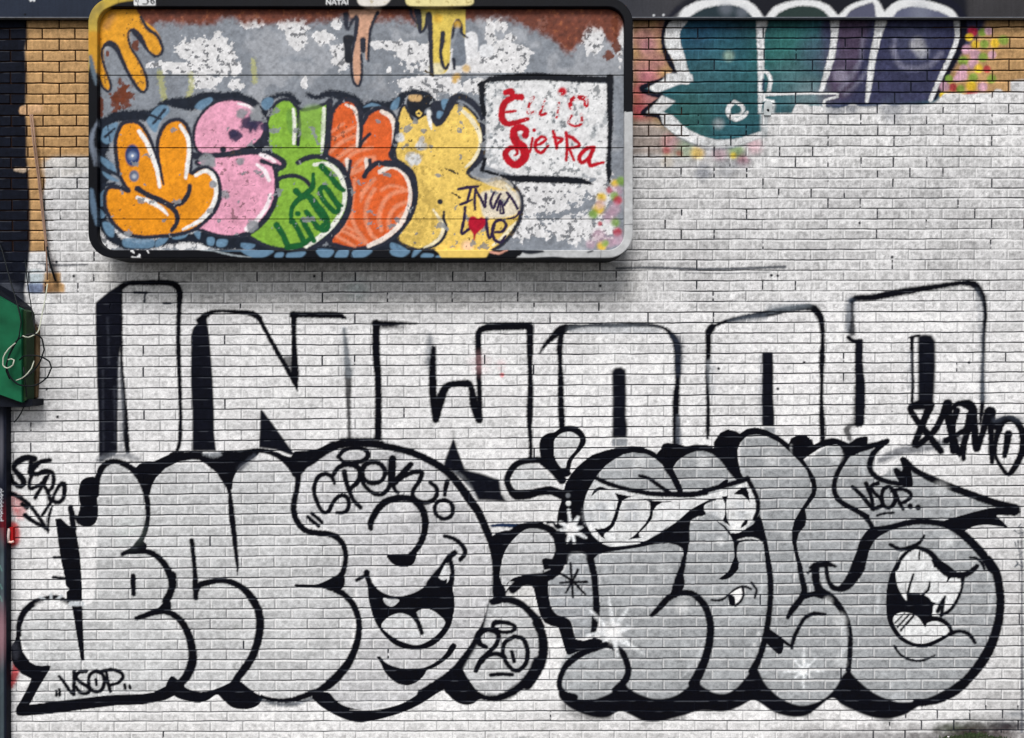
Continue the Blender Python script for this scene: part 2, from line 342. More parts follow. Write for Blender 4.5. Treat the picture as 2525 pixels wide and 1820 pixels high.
F('k:1735,335 1805,275 1815,370 1830,450 1845,650 1860,850 1870,1100 1872,1300 1890,1460 1680,1460 1680,1100 1668,900 1668,600 1670,440 1690,380', rgb(11, 13, 24), 1, sharp=True)
T('k:1740,320,40 1800,275,40 1860,245,24 1950,238,20 2100,248,30 2200,262,36 2268,300,36', soft=2); T('l:440,258,30 480,285,32 540,390,28 620,540,30 700,680,30 780,820,30 815,890,24 826,935,8', soft=1.8)
T('l:795,270,44 795,400,34 800,600,38 806,760,50 816,880,26', soft=2); F('l:700,650 800,650 812,880', BLACK, 2, .75); T('l:785,272,44 850,268,40 1000,272,42 1150,272,44 1205,280,36 1250,300,16', soft=2.2)
T('l:1235,400,20 1255,600,30 1270,800,46 1272,1000,34 1278,1200,24 1280,1350,22', soft=4, al=.9); T('l:1235,400,40 1250,600,50 1280,780,60', col=rgb(150, 158, 166), soft=8, al=.5)
F('l:502,1100 520,1100 660,1290 760,1430 800,1480 780,1500 640,1450 490,1430 498,1300', rgb(11, 13, 24), 1, sharp=True)
K(6)
T('l:1515,345,50 1515,600,52 1530,800,46 1535,1000,46 1532,1345,48', soft=2.2); T('l:1500,342,40 1600,350,40 1750,345,24 1870,352,8', soft=3); T('l:1560,385,20 1680,375,26 1760,380,14', soft=6, al=.7)
T('l:1985,450,24 1990,560,50 1995,700,70', col=rgb(70, 80, 94), soft=9, al=.7); T('l:2020,560,30 2010,700,44 2010,900,54 2018,1050,50 2035,1185,44', soft=2.5)
T('m:122,1185,44 150,1060,60 190,940,56 240,885,44 400,872,50 430,900,40 460,1060,60 500,1185,50', soft=2); T('m:502,1185,44 505,1000,34 500,800,36 495,600,42 495,440,42 520,400,44 600,378,50 800,372,52 940,370,46', soft=2.2)
T('m:945,380,50 945,600,42 945,700,34 950,900,36 945,1100,44 942,1240,34 952,1400,26 950,1510,24', soft=2.2); T('m:470,345,8 700,342,8 960,342,8', soft=1.5)
F('m:275,1345 300,1430 345,1540 375,1625 185,1615 230,1500', rgb(11, 13, 24), 1, sharp=True)
F('t:1265,5 1290,90 1340,230 1385,350 1550,390 1700,440 1780,470 1790,560 1800,620 1840,690 1880,720 1640,700 1540,700 1480,590 1370,480 1250,380 1150,290 1200,150', rgb(11, 13, 24), 2, sharp=True)
T('t:1290,380,20 1400,470,20 1500,640,20', col=rgb(130, 134, 140), soft=5, al=.5)
T('m:280,1290,8 280,1340,16', soft=4, al=.5)
K(7)
T('m:1028,612,8 1080,530,26 1150,460,44 1220,400,60 1300,378,44 1400,368,24 1500,362,26 1700,362,30 1900,358,30 2040,366,24 2130,395,20 2190,455,34 2230,540,50 2238,700,40 2235,850,34 2222,1000,44 2220,1200,44 2222,1390,44', soft=2.6)
T('n:340,450,40 400,500,60 405,640,60 400,780,50', col=rgb(40, 46, 60), soft=7, al=.75); T('n:400,1160,30 405,1390,40', col=rgb(90, 95, 105), soft=3, al=.8)
T('m:1220,430,40 1205,560,40 1210,700,30 1215,850,40 1215,1000,40 1220,1150,44 1225,1240,40', soft=2.4); T('m:1300,400,30 1500,400,50 1800,400,60 2050,410,40', col=rgb(150, 158, 168), soft=10, al=.45)
F('m:1660,770 1680,737 1740,725 1785,752 1790,1000 1785,1150 1798,1250 1795,1345 1663,1345 1665,1000', rgb(11, 13, 24), 2, sharp=True); F('m:1663,1345 1795,1345 1795,1418 1663,1418', rgb(120, 126, 134), 1, .85, sharp=True)
K(8)
T('n:690,380,50 662,450,40 662,600,36 655,750,32 655,900,26 660,1100,26 658,1230,30 655,1345,20', soft=2.6); T('n:680,700,60 690,850,50 700,1000,20', col=rgb(160, 165, 172), soft=6, al=.5)
T('n:660,415,40 720,365,24 850,318,24 1000,285,30 1200,255,46 1350,225,44 1500,205,44 1580,215,50 1630,270,50 1655,350,40 1660,500,28 1655,650,40 1652,850,26 1650,1050,30 1655,1200,40 1660,1370,36', soft=2.6)
T('n:850,330,30 1000,300,40 1150,280,40', col=rgb(90, 98, 110), soft=6, al=.6); T('n:1200,220,50 1400,190,60 1540,180,30', col=rgb(140, 150, 160), soft=9, al=.5)
F('n:1130,600 1228,600 1230,800 1230,1000 1240,1150 1238,1245 1130,1245 1125,1000 1130,800', rgb(11, 13, 24), 1.5, sharp=True); F('n:1130,1245 1245,1245 1245,1310 1180,1290', rgb(120, 126, 134), 1, .8, sharp=True)
T('n:1115,620,14 1115,1200,20', col=rgb(130, 136, 146), soft=5, al=.5)
K(9)
T('o:760,150,30 800,125,40 950,118,46 1100,88,50 1300,55,46 1500,25,38 1700,-5,34 1820,0,50 1880,60,50 1920,160,36 1928,280,30 1915,450,30 1912,600,24 1905,800,26 1905,1000,34 1900,1100,34 1885,1230,16', soft=3)
T('o:1850,70,40 1880,200,40 1890,400,30 1900,700,30 1905,1000,50', col=rgb(110, 118, 130), soft=7, al=.45)
T('o:750,160,60 740,300,60 745,400,60', col=rgb(70, 80, 94), soft=8, al=.8); T('o:765,160,20 770,300,24 765,430,44', soft=3, al=.85)
T('o:735,470,30 770,498,26 840,498,26', soft=2); T('o:828,515,50 825,700,56 838,900,66 835,1050,70 830,1210,64', soft=2.2, col=rgb(11, 13, 24)); T('o:800,900,20 790,1050,30 780,1200,20', soft=5, al=.6)
T('o:830,1228,26 760,1238,30 720,1275,44 745,1350,34', soft=4, al=.85)
F('o:1340,455 1400,440 1460,450 1495,500 1497,700 1487,900 1480,1020 1470,1100 1340,1100', rgb(11, 13, 24), 2, sharp=True); T('o:1290,470,26 1290,700,22 1295,900,22 1290,1030,22', soft=2); T('o:1265,470,10 1300,462,16 1350,452,20', soft=2)
T('o:1270,600,20 1265,900,20', col=rgb(150, 155, 165), soft=6, al=.5); T('o:1010,1540,40 1200,1460,60 1500,1410,60 1740,1345,30', col=rgb(60, 66, 78), soft=6, al=.75)
W.wk = 1.12; W.wa = .6
# ---- silver bubble pieces: silver first, then the black
def silver(txt, c0, c1):
    r = W.mask(txt, 2)
    m, b, a = r; h, w = m.shape; sl = (slice(b, b + h), slice(a, a + w)); t_ = sm(0, 2525, X[sl])[..., None]
    col = (lin(c0) * (1 - t_) + lin(c1) * t_) * ALB * (0.86 + 0.28 * fbm(X[sl], Y[sl], 90, 6))[..., None]
    mm = m[..., None] * .92; W.c[sl] = W.c[sl] * (1 - mm) + col * mm
    if W.pid: W.id[sl][m > .5] = W.pid
K(10)
silver('P:45,1560 60,1500 100,1475 165,1485 230,1480 240,1290 235,1200 250,1145 290,1135 335,1160 360,1200 420,1140 470,1130 520,1160 560,1180 600,1150 640,1130 690,1140 725,1170 735,1240 745,1300 850,1340 870,1420 860,1600 800,1690 720,1730 620,1700 440,1700 340,1710 60,1745 90,1660', (196, 198, 200), (192, 192, 195))
T('p:1020,90,40 1020,200,30', soft=2, al=0)
T('p:1110,250,60 1250,200,60 1400,190,60 1540,240,40', col=rgb(110, 114, 122), soft=7, al=.7)
F('p:885,560 905,490 960,445 1055,435 1080,500 1080,620 1098,800 1090,900 1055,965 990,992 930,975 860,920 870,870 895,760 878,650')
T('p:1080,640,50 1082,520,56 1105,410,60 1160,310,60 1270,262,54 1380,290,55 1480,350,60 1560,450,60 1610,560,52 1645,700,55 1655,850,50 1640,980,50 1605,1090,50 1560,1160,50 1480,1240,40 1370,1300,44')
F('p:1490,310 1520,330 1560,290 1640,260 1720,262 1900,180 2150,150 2268,150 2268,240 2150,240 2000,265 1850,340 1750,440 1700,530 1675,640 1625,600 1590,500 1540,400', sharp=True)
T('p:1090,245,6 1400,270,10 1700,270,10', soft=2)
T('p:790,780,56 808,880,60 815,960,60 825,1010,56'); T('p:850,880,30 880,930,50 940,960,60', soft=1.6)
F('p:618,905 680,898 740,955 790,1000 835,960 860,1100 888,1250 903,1400 915,1640 q:915,0 918,270 925,500 935,720 945,950 905,950 880,800 850,620 830,480 800,340 745,270 745,180 775,150 735,110 720,0 p:700,1450 670,1300 650,1150 630,1000', sharp=True)
T('p:600,1338,28 700,1338,28'); T('p:595,1560,30 730,1570,30'); T('p:1488,1560,46 1490,1633,50'); T('q:1490,0,48 1490,100,50 1495,205,44')
T('r:-30,215,60 60,190,56 160,205,56 250,220,60 350,285,60 450,370,60 520,480,56 570,600,36 585,750,52 600,900,60 625,1100,50 645,1300,40 660,1430,30 660,1530,4')
F('r:220,215 350,190 700,150 900,165 800,250 700,320 640,400 610,480 598,580 560,570 520,470 440,360 350,270')
T('r:-60,190,70 150,185,50 300,200,60 500,195,80 700,175,60 900,140,50 1050,170,50 1150,220,60 1250,320,60 1310,400,70'); T('r:680,350,50 760,280,50 850,200,40', col=rgb(60, 64, 74), soft=5, al=.85)
T('r:290,170,30 400,190,50 460,180,30', col=rgb(150, 154, 160), soft=5, al=.8)
F('r:1060,165 1180,195 1260,210 1300,150 1450,140 1560,120 1700,55 1820,50 1650,150 1500,240 1400,340 1370,400 1290,425 1275,370 1200,280 1120,220')
T('q:1930,-10,75 1930,100,75 1900,200,75 1855,280,80'); F('q:1850,280 1910,290 1905,390 1800,430 1640,430 1760,365'); T('q:1800,390,60 1700,415,60 1600,452,50 1525,475,44')
F('p:1590,1150 1640,1190 1630,1250 1620,1290 1500,1300 1400,1300 1480,1250 1560,1180'); T('p:1560,1265,56 1660,1275,56 1760,1330,60 1850,1430,66 1910,1550,76 1930,1640,76')
T('q:1700,425,10 1800,405,40 1900,415,60 1990,470,66 2060,560,70 2115,680,78 2145,800,84 2155,900,88 2140,1000,92 2100,1100,90 2040,1180,80 1960,1250,70')
F('q:540,1000 567,1010 560,1040 440,1240 330,1440 700,1395 1200,1335 1600,1320 1720,1300 1850,1235 1980,1190 2070,1235 2030,1290 1950,1340 1850,1390 1600,1440 1300,1450 900,1500 700,1530 250,1570 190,1560 170,1520 190,1460 230,1400 320,1230 350,1150 240,1095 170,1020 130,950 120,800 170,720 190,610 210,630 235,740 250,840 330,960 400,1000 470,1008', sharp=True)
T('q:210,660,50 212,560,56 245,450,64 305,365,64 390,300,64 470,270,50 560,245,50 650,250,54 750,290,50'); T('q:90,760,50 150,800,90 170,900,60', col=rgb(60, 62, 72), soft=10, al=.7)
for t_ in ('q:570,210,26 570,270,26', 'q:690,225,24 640,260,26', 'q:450,240,24 510,275,26', 'q:790,312,40 918,312,44'): T(t_, col=rgb(190, 196, 202), soft=2)
T('q:440,340,60 570,330,90 720,340,60', col=WHITE, soft=8, al=.8)
T('q:1840,500,20 1930,560,26 1980,650,26 2005,760,26', col=rgb(222, 224, 226), soft=4, al=.6)
T('q:130,960,30 190,940,60', soft=4, al=.0)
T('r:150,1150,48 165,1300,44 180,1450,44 188,1640,44'); T('s:185,-5,46 190,100,60 193,250,52'); T('s:200,200,30 215,130,60 250,95,60 330,75,60 460,52,54 600,75,60 720,140,66 820,250,80 890,380,80 912,520,82 898,680,80 850,850,80 780,980,80 700,1090,80 640,1170,70', closed=False)
F('s:-80,1120 -20,1150 60,1210 70,1240 180,1290 330,1290 480,1240 580,1190 620,1150 700,1185 780,1250 880,1320 940,1360 900,1440 820,1480 720,1492 600,1470 500,1390 445,1330 400,1340 330,1390 220,1420 100,1400 0,1370 -60,1330 -140,1240', sharp=False)
T('s:940,1390,40 1100,1430,50 1300,1430,50 1490,1370,40', col=rgb(40, 52, 66), soft=6, al=.85)
T('s:930,1350,40 1050,1385,40 1180,1395,44 1300,1380,50 1420,1340,60 1520,1300,60')
K(11)   # the round letter with the cartoon face
silver('P:735,1170 800,1115 900,1085 1000,1100 1080,1150 1160,1260 1205,1350 1225,1450 1210,1520 1150,1630 1080,1690 980,1735 880,1750 800,1720 810,1690 860,1640 890,1560 880,1460 850,1430 860,1360 830,1310 750,1290 720,1240', (198, 199, 202), (184, 184, 188))
T('r:1330,380,70 1335,480,58 1320,600,54 1296,700,58 1290,800,60 1312,900,60 1370,990,60 1450,1045,60 1560,1065,60 1680,1075,60 1770,1110,60 1840,1190,56 1870,1300,50 1865,1400,50 1840,1500,56 1780,1570,60 1700,1620,50')
F('s:1300,95 1400,95 1540,95 1650,55 1760,0 1850,0 1862,60 1850,120 1800,165 1700,170 1620,142 1500,135 1330,130 1295,115')
T('s:1760,165,50 1840,200,60 1930,290,64 1990,400,64 2020,530,60 2010,680,64 1980,800,70 1910,960,80 1820,1080,90 1700,1200,90 1600,1270,70 1520,1310,50')
T('r:1360,380,60 1420,310,60 1500,260,64 1650,150,64 1800,85,64 2000,60,62 2268,66,60'); T('t:0,65,60 200,65,60 400,80,64 600,115,68 800,165,70 950,230,72 1100,312,76 1230,415,80 1350,560,84 1450,700,88 1540,830,82 1600,960,80 1650,1080,76 1700,1200,84 1735,1350,88 1745,1500,84 1748,1633,84')
T('r:1700,50,20 1850,30,30 2100,15,30 2268,15,30', soft=3); T('t:0,15,30 200,20,26 400,30,20', soft=3)
T('u:1745,-10,84 1735,120,86 1705,250,76 1670,370,64 1635,480,60 1600,570,60 1550,670,70 1490,790,80 1400,920,90 1290,1060,100 1180,1160,110 1050,1240,100 900,1320,84')
F('s:1490,1330 1640,1300 1690,1310 1760,1390 1850,1450 2000,1490 2268,1505 u:100,1500 350,1497 500,1480 700,1420 900,1300 1100,1180 1240,1040 1200,1230 1070,1320 900,1430 700,1525 450,1600 250,1640 80,1650 P:902,1782 870,1780 830,1765 795,1745 770,1722')
T('t:335,1010,50 335,950,66 370,870,66 420,790,70 500,715,72 590,685,72 700,672,68 820,700,70 900,780,74 940,880,74 943,1000,70 920,1110,64 865,1220,60 780,1310,50')
F('t:520,1312 780,1312 850,1280 830,1380 780,1430 690,1445 600,1420 545,1370'); T('t:1160,1095,36 1260,1125,40 1340,1180,44 1388,1250,50 1388,1300,50 1340,1360,44')
T('t:180,1588,36 290,1535,36'); T('t:290,1505,62 300,1560,40 325,1640,40')
F('u:265,0 320,0 345,50 380,110 450,175 540,215 640,230 760,210 880,160 980,80 1040,10 1050,-15 1260,-15 1240,60 1262,180 1275,330 1262,430 1230,560 1150,680 1050,770 930,820 800,828 680,805 560,740 450,620 380,500 340,380 310,250 298,100')
SV = rgb(205, 207, 210)
F('u:455,560 510,480 600,430 690,420 780,455 825,500 835,430 870,390 940,370 1020,385 1100,440 1168,520 1120,610 1040,690 930,755 840,775 740,755 620,705 520,635', SV); T('u:825,440,60 870,530,46 905,635,46')
F('u:475,245 540,262 655,268 630,310 580,345 520,330 490,300', SV); T('t:1275,1285,56 1205,1345,60 1140,1440,55 1060,1540,60 980,1633,50'); T('t:1215,1350,50 1245,1450,44 1250,1560,44 1240,1633,44')
F('t:1095,1560 1180,1400 1215,1480 1215,1580 1185,1625 u:1190,30 1160,50 1120,42 1088,5', SV)
F('u:400,905 440,900 480,950 560,1000 700,1037 850,1042 980,1010 1090,945 1170,870 1225,775 1255,748 1298,780 1240,880 1150,960 1040,1030 960,1060 945,1095 900,1150 830,1200 740,1225 640,1205 560,1150 490,1070 450,980')
T('t:400,1200,16 390,1400,30 380,1600,40', col=WHITE, soft=5, al=.5); W.blobc('t', 720, 830, 80, WHITE, soft=.8, al=.5)
K(12)   # small rounded figure between the two pieces
silver('P:1225,1380 1250,1330 1320,1300 1370,1330 1380,1380 1350,1420 1250,1450 1300,1490 1340,1560 1340,1640 1290,1700 1230,1720 1170,1700 1140,1660 1190,1560', (185, 187, 190), (185, 187, 190))
T('t:1690,985,26 1800,975,34 2000,985,40', col=NAVY); T('v:0,1155,36 100,1160,36 240,1170,30', col=NAVY)
F('t:1690,1115 1750,1062 1850,1035 1950,1038 2050,985 2150,948 2268,945 2268,1010 2100,1015 2000,1070 1920,1150 1860,1230 1820,1320 1790,1450 1780,1550 1810,1640 u:1820,100 1850,180 1840,260 1740,320 1700,200 1705,0 t:1705,1400 1690,1250')
T('v:60,1280,60 120,1225,64 200,1175,60 330,1155,60 470,1180,70 560,1230,80 620,1320,90 642,1420,90 625,1520,96 570,1600,100'); T('v:500,1130,30 560,1130,20 600,1170,40', soft=2)
F('u:1840,210 1860,150 1930,80 2030,30 2100,10 2268,0 2268,110 2150,125 2000,105 1930,120 1880,180')
F('t:1855,1660 1900,1590 1960,1555 2100,1530 2268,1515 v:440,1540 560,1540 600,1600 560,1640 440,1670 w:150,120 60,140 -120,140')
T('u:1700,290,70 1800,262,76 1950,280,80 2080,350,90 2170,450,90 2235,570,84'); T('w:60,400,50 92,470,50 102,540,56 100,600,56 80,670,60 40,740,60 0,795,60', soft=2); T('u:2200,950,90 2150,1080,100 2030,1220,90 1900,1310,80 1750,1370,70 1600,1360,60 1500,1310,70', soft=3)
F('u:1360,1040 1400,1110 1440,1170 1530,1290 1620,1350 1540,1390 1480,1430 1390,1445 1290,1410 1200,1330 1155,1280 1200,1170 1300,1070')
F('w:-20,120 30,110 120,135 130,200 150,300 190,350 250,370 280,400 295,460 310,505 360,515 430,495 480,515 440,548 380,562 300,592 260,600 240,570 225,520 210,450 195,430 150,420 110,400 85,360 65,290 45,190', sharp=True)
F('u:1850,220 1900,140 2000,105 2140,120 2150,200 2190,320 2230,450 2150,380 2050,290 1950,240', rgb(214, 214, 214), 1)
T('v:720,1520,10 760,1500,50 850,1500,90', col=rgb(190, 194, 198), soft=6, al=.9)
T('w:380,0,30 400,20,40', soft=3)
K(13)   # right-hand bubble letters
silver('P:1410,1330 1440,1180 1480,1140 1560,1110 1620,1130 1650,1160 1700,1105 1760,1110 1820,1150 1830,1080 1880,1060 1940,1090 1985,1135 2040,1100 2090,1090 2150,1100 2160,1180 2230,1140 2300,1185 2480,1255 2350,1290 2455,1400 2458,1530 2400,1660 2300,1725 2180,1740 2100,1710 2050,1715 1980,1745 1890,1722 1830,1730 1780,1735 1710,1730 1640,1745 1560,1750 1480,1745 1400,1725 1380,1650 1420,1590 1480,1575 1460,1480', (164, 168, 172), (150, 154, 158))
F('w:130,140 180,110 240,60 250,0 360,-20 400,60 425,200 425,420 400,480 310,500 280,400 190,350 150,300', rgb(166, 170, 175), 2)
T('v:660,650,90 580,560,80 480,470,80 400,430,66 280,436,64 150,480,70 75,570,66 48,660,66 85,755,70 150,820,96 300,810,90 400,785,80 520,770,90 600,790,90 680,830,90', col=BLACK)
F('v:110,620 150,530 220,485 300,475 380,500 470,570 560,650 600,700 520,705 420,705 300,740 200,765 130,745 95,690', rgb(206, 208, 210), 1)
F('v:410,240 430,180 500,130 580,115 640,70 720,45 800,50 880,95 925,170 925,240 880,310 800,400 765,470 755,560 770,580 740,610 640,620 560,560 450,460 415,360')
F('v:570,280 580,200 640,140 730,112 800,130 850,170 860,220 820,310 760,380 720,440 700,520 660,520 610,460 575,380', rgb(206, 208, 210))
F('v:700,690 760,590 820,515 900,445 1000,370 1150,320 1300,285 1450,275 1580,290 1680,330 1720,360 1770,300 1830,260 1920,240 2010,262 2050,275 2150,260 2268,255 2268,325 2150,330 2050,370 1950,440 1900,520 1950,620 2000,720 2020,800 1970,840 1950,780 1900,680 1850,580 1780,480 1700,410 1600,360 1450,345 1350,365 1250,420 1150,490 1080,570 1040,620 980,720 930,820 905,930 910,1050 940,1160 1000,1270 1090,1350 1200,1400 1350,1390 1500,1370 1620,1320 1750,1250 1880,1150 1980,1040 2060,960 2150,900 2268,880 2268,1040 2180,1060 2100,1100 2090,1170 2085,1300 2070,1450 2040,1560 2010,1650 1980,1650 2020,1480 2010,1420 1950,1380 1850,1360 1700,1370 1500,1410 1300,1440 1150,1460 1060,1490 1010,1540 1030,1650 970,1650 930,1500 880,1470 800,1480 740,1510 720,1600 620,1610 590,1500 640,1420 620,1300 600,1200 605,1100 620,990 650,900', sharp=True)
F('w:940,180 920,190 900,235 880,245 900,260 985,195 1000,150 992,100 960,90', BLACK)
T('w:398,-10,44 425,100,38 434,200,36 440,300,40 430,400,40 418,475,26')
T('w:998,-10,26 985,50,32 960,130,44 940,190,40'); T('w:792,352,24 850,295,34 900,242,36 980,212,32 1050,218,32 1108,262,34 1145,330,36 1162,430,38 1155,520,38 1130,630,44 1085,725,46 1050,790,50')
T('w:500,545,26 440,560,34 340,600,36 255,665,34 215,735,32 205,800,32 235,850,34 300,875,40'); T('w:500,540,30 560,560,36 610,600,34 642,700,36 620,770,40 560,830,40')
F('x:-20,150 70,140 130,155 200,145 300,155 310,190 250,182 200,185 150,195 110,220 60,270 30,310 -10,290'); T('x:100,215,10 180,178,24 250,172,28 320,195,36 380,240,46 430,310,46 480,372,34'); T('x:10,300,28 50,350,28 85,420,26 105,460,24')
F('x:308,200 310,130 350,70 400,48 450,60 475,75 520,45 570,35 640,50 720,90 785,140 800,105 840,85 900,88 935,120 945,145 1010,115 1080,106 1140,125 1170,140 1210,110 1260,95 1288,95 1288,150 1230,180 1185,210 1160,240 1120,310 1090,370 1085,440 1110,490 1180,530 1240,560 1300,592 1300,625 1230,590 1130,540 1080,500 1060,440 1065,370 1090,310 1120,250 1140,200 1130,165 1090,145 1040,150 980,170 920,210 880,240 920,300 955,360 965,420 955,470 920,520 890,560 900,610 890,660 850,710 835,770 850,850 878,935 845,935 825,850 808,770 805,690 820,630 860,560 900,500 930,450 930,400 900,310 850,250 790,190 720,130 640,90 580,80 520,90 480,130 460,180 465,250 480,320 500,360 470,380 440,330 400,270 360,230', sharp=True)
F('x:150,650 250,590 280,600 380,660 420,710 500,690 560,650 600,588 620,640 650,760 665,850 682,935 642,935 625,780 600,765 540,750 470,770 460,790 455,850 470,900 465,935 410,935 440,860 435,770 418,730 370,670 300,610 250,590', sharp=True)
T('y:506,-5,34 515,80,34 514,200,32 505,300,32 490,400,34 470,490,36 440,580,36 400,660,46'); F('y:185,72 200,60 240,30 270,-5 315,-5 290,35 250,68 205,78')
T('y:-30,165,24 10,165,30 60,200,34 105,260,36 132,340,38 135,420,38 120,520,40 85,630,44 30,740,50')
T('y:700,-5,30 718,80,32 730,150,36 700,210,36 655,265,34 625,315,22'); F('y:700,180 740,160 810,150 880,170 850,200 790,185 730,200'); T('y:800,-5,46 805,80,44 830,150,50'); T('y:840,170,36 890,190,36 950,245,34 995,330,34 1018,440,30 1020,550,26 1012,650,24')
T('y:752,35,12 790,5,16'); T('x:925,925,20 965,905,26 1040,903,24 1080,920,12'); T('y:870,-5,16 875,60,18 900,110,26 950,135,28 1010,110,44 1060,40,56 1085,-5,60')
F('y:510,390 640,485 660,510 620,495 600,480 598,510 585,545 565,550 530,520 490,480 478,440 490,400'); T('y:650,512,16 660,460,24 700,370,22 740,315,22 790,292,22 865,295,14')
T('y:145,205,14 200,206,14 250,172,14 300,132,14 350,120,14 390,135,12'); F('y:255,172 300,140 335,130 340,170 320,212 295,235 285,200 280,178', WHITE); T('y:337,122,14 343,170,14 322,215,14 292,240,14'); F('y:248,175 283,180 290,205 290,242 255,236'); T('y:395,95,14 425,140,14 415,190,12')
T('z:-5,140,24 50,120,26 110,125,26 150,165,40 160,210,36 130,270,24 100,330,26 82,400,28 90,460,28 130,510,26 200,550,26 260,590,28 300,630,26 330,680,30')
T('z:165,185,56 230,130,44 278,108,30'); T('z:180,200,40 270,165,38 350,145,32 420,122,28'); T('z:415,130,28 350,180,32 315,240,34 310,300,32 350,350,30 420,380,28 500,395,26 560,400,20')
F('z:498,235 515,220 545,235 560,270 575,330 580,410 520,410 490,375 465,330 458,302 478,290 510,315 518,300 508,265'); T('z:530,250,40 600,310,34 700,362,38 850,425,40 1000,480,42 1120,522,44 1225,560,70')
F('z:1270,570 1200,595 1115,595 1150,630 1185,672 1130,664 1050,655 970,665 920,690 880,700 800,680 760,650 790,625 880,598 1000,565 1120,545')
F('z:190,935 225,820 255,740 310,675 380,665 420,690 350,745 305,820 270,935'); T('z:380,690,50 450,668,34 550,642,34 650,634,34 780,652,36 880,700,46 960,770,48 1030,850,50 1085,935,50')
T('A:1060,0,48 1110,80,48 1135,200,48 1138,300,48 1120,420,52 1080,540,56 1020,650,58 940,750,54 860,825,54 780,875,46 680,905,40 600,910,40')
T('A:0,30,40 50,35,20 95,42,8'); T('A:30,40,24 45,130,22 70,175,26 110,188,28 150,170,50 200,100,60 240,20,66 260,-30,66')
T('A:-20,190,40 60,225,24 110,280,26 150,350,26 178,430,26 185,520,26 180,620,24 172,700,30')
# bottom black band under the right piece
bt = parse('w:215,800 230,850 300,882 390,892 480,870 560,830 620,790 640,812 700,850 790,880 870,882 950,860 1020,810 1060,770 1100,780 y:70,740 100,765 160,795 230,800 290,770 340,720 390,660 430,640 470,720 520,780 600,840 700,875 790,862 870,820 930,760 970,690 1008,650 B:170,8 200,60 260,120 340,180 420,215 500,235 600,230 700,200 800,150 880,100 870,160 P:2330,1710 2262,1744 2233,1762 2193,1772 2144,1767 2076,1738 2050,1722 1997,1760 1958,1768 1909,1756 1860,1728 1821,1744 1782,1755 1733,1752 1674,1767 1625,1779 1586,1777 1532,1755 1497,1769 1458,1767 1409,1747 1378,1718', 1)
r_ = W.mask(None, 1, False, bt); W.apply(r_[0], r_[1], r_[2], BLACK, 1.0)
for t_ in ('P:1400,1745,26 1450,1768,16 1500,1768,16', 'P:1590,1774,20 1680,1762,20', 'P:1740,1750,16 1800,1750,16', 'P:1910,1752,16 1990,1758,20', 'P:2090,1740,16 2190,1770,20'): T(t_, soft=8, al=.6)
K(14)   # wide toothy mouth
LT = rgb(222, 224, 226)
F('v:1070,660 1200,720 1400,775 1600,812 1850,832 2100,842 2268,806 x:180,485 300,455 420,425 515,385 548,430 572,500 575,560 555,620 520,670 480,700 430,705 380,640 330,600 260,578 245,545 250,515 180,560 100,620 0,690 v:1860,1160 1620,1320 1500,1365 1350,1385 1200,1392 1090,1345 1000,1262 940,1155 912,1050 908,930 935,820 985,720', LT)
T('v:1050,632,44 1150,682,44 1300,732,44 1500,780,46 1700,808,50 1900,812,52 2100,815,56 2268,790,56'); T('x:0,462,18 100,466,20 200,455,24 300,425,26 400,400,26 500,370,26 525,362,30'); T('x:522,362,26 560,430,24 588,500,24 590,560,24 570,620,24')
T('v:1530,605,32 1620,630,36 1700,680,40 1780,740,40 1870,795,36'); F('x:375,372 400,364 390,412 340,432 260,450 300,425 345,395')
F('v:1255,795 1300,810 1400,830 1470,835 1400,850 1340,880 1310,960 1280,1080 1240,1170 1180,1230 1140,1250 1130,1280 1150,1315 1100,1290 1050,1230 1020,1190 1070,1200 1140,1190 1200,1150 1240,1060 1270,960 1290,880', sharp=True)
F('v:1550,855 1700,885 1800,890 1895,885 1880,895 1780,905 1720,940 1680,1000 1670,1080 1620,1150 1560,1210 1520,1250 1530,1290 1570,1295 1500,1305 1400,1320 1460,1280 1520,1220 1600,1130 1640,1050 1650,950 1640,900', sharp=True)
F('v:990,835 1010,780 1050,740 1090,725 1140,740 1180,758 1090,765 1040,790'); F('x:360,475 400,470 390,500 388,560 395,620 415,665 365,630 380,590 380,520', sharp=True); F('x:435,460 470,430 515,415 530,450 540,515 520,490 490,465', sharp=True); F('x:480,675 495,640 525,620 520,650')
F('x:-10,697 80,630 160,560 250,510 290,492 325,497 260,522 245,545 245,595 180,610 155,660 150,780 60,780 -10,740')
GT = rgb(176, 180, 186)
for t_ in ('v:950,1000,90 960,1100,90', 'v:1100,950,110 1120,1050,110', 'v:1450,950,120 1440,1080,120', 'x:300,540,50 310,580,50', 'x:480,520,50 490,590,50'): T(t_, col=GT, soft=9, al=.6)
T('x:165,640,5 200,612,6 245,602,5', col=LT); T('x:462,755,5 520,740,6 575,745,6 615,768,5', col=LT)
K(15)   # open mouth in the last letter
F('A:500,-30 470,30 440,90 418,180 412,280 418,370 445,440 500,510 580,550 660,560 740,530 800,495 850,470 830,440 790,400 720,372 705,360 705,310 730,270 760,250 780,240 860,180 890,110 850,70 800,30 700,-30 620,-60')
F('A:500,-40 475,60 480,150 510,220 545,262 550,205 570,215 620,228 650,228 665,240 700,265 740,272 770,252 785,300 775,345 800,325 860,250 890,180 888,112 850,100 820,120 795,150 803,90 760,40 715,50 712,0 690,-40 620,-72 560,-68', LT)
F('A:705,310 740,285 735,330 750,345 710,360', LT)
T('A:585,95,14 565,160,14 550,215,14 550,260,14'); T('A:690,145,12 680,190,14 645,228,16'); T('A:785,235,14 770,270,24 740,330,22'); T('A:775,270,20 765,350,18')
F('A:560,215 660,228 705,275 700,350 620,330 570,290', BLACK)
F('A:455,378 480,345 520,335 570,342 620,372 662,432 672,405 720,390 770,405 812,440 815,465 780,482 700,520 640,535 580,525 520,490 480,440', LT)
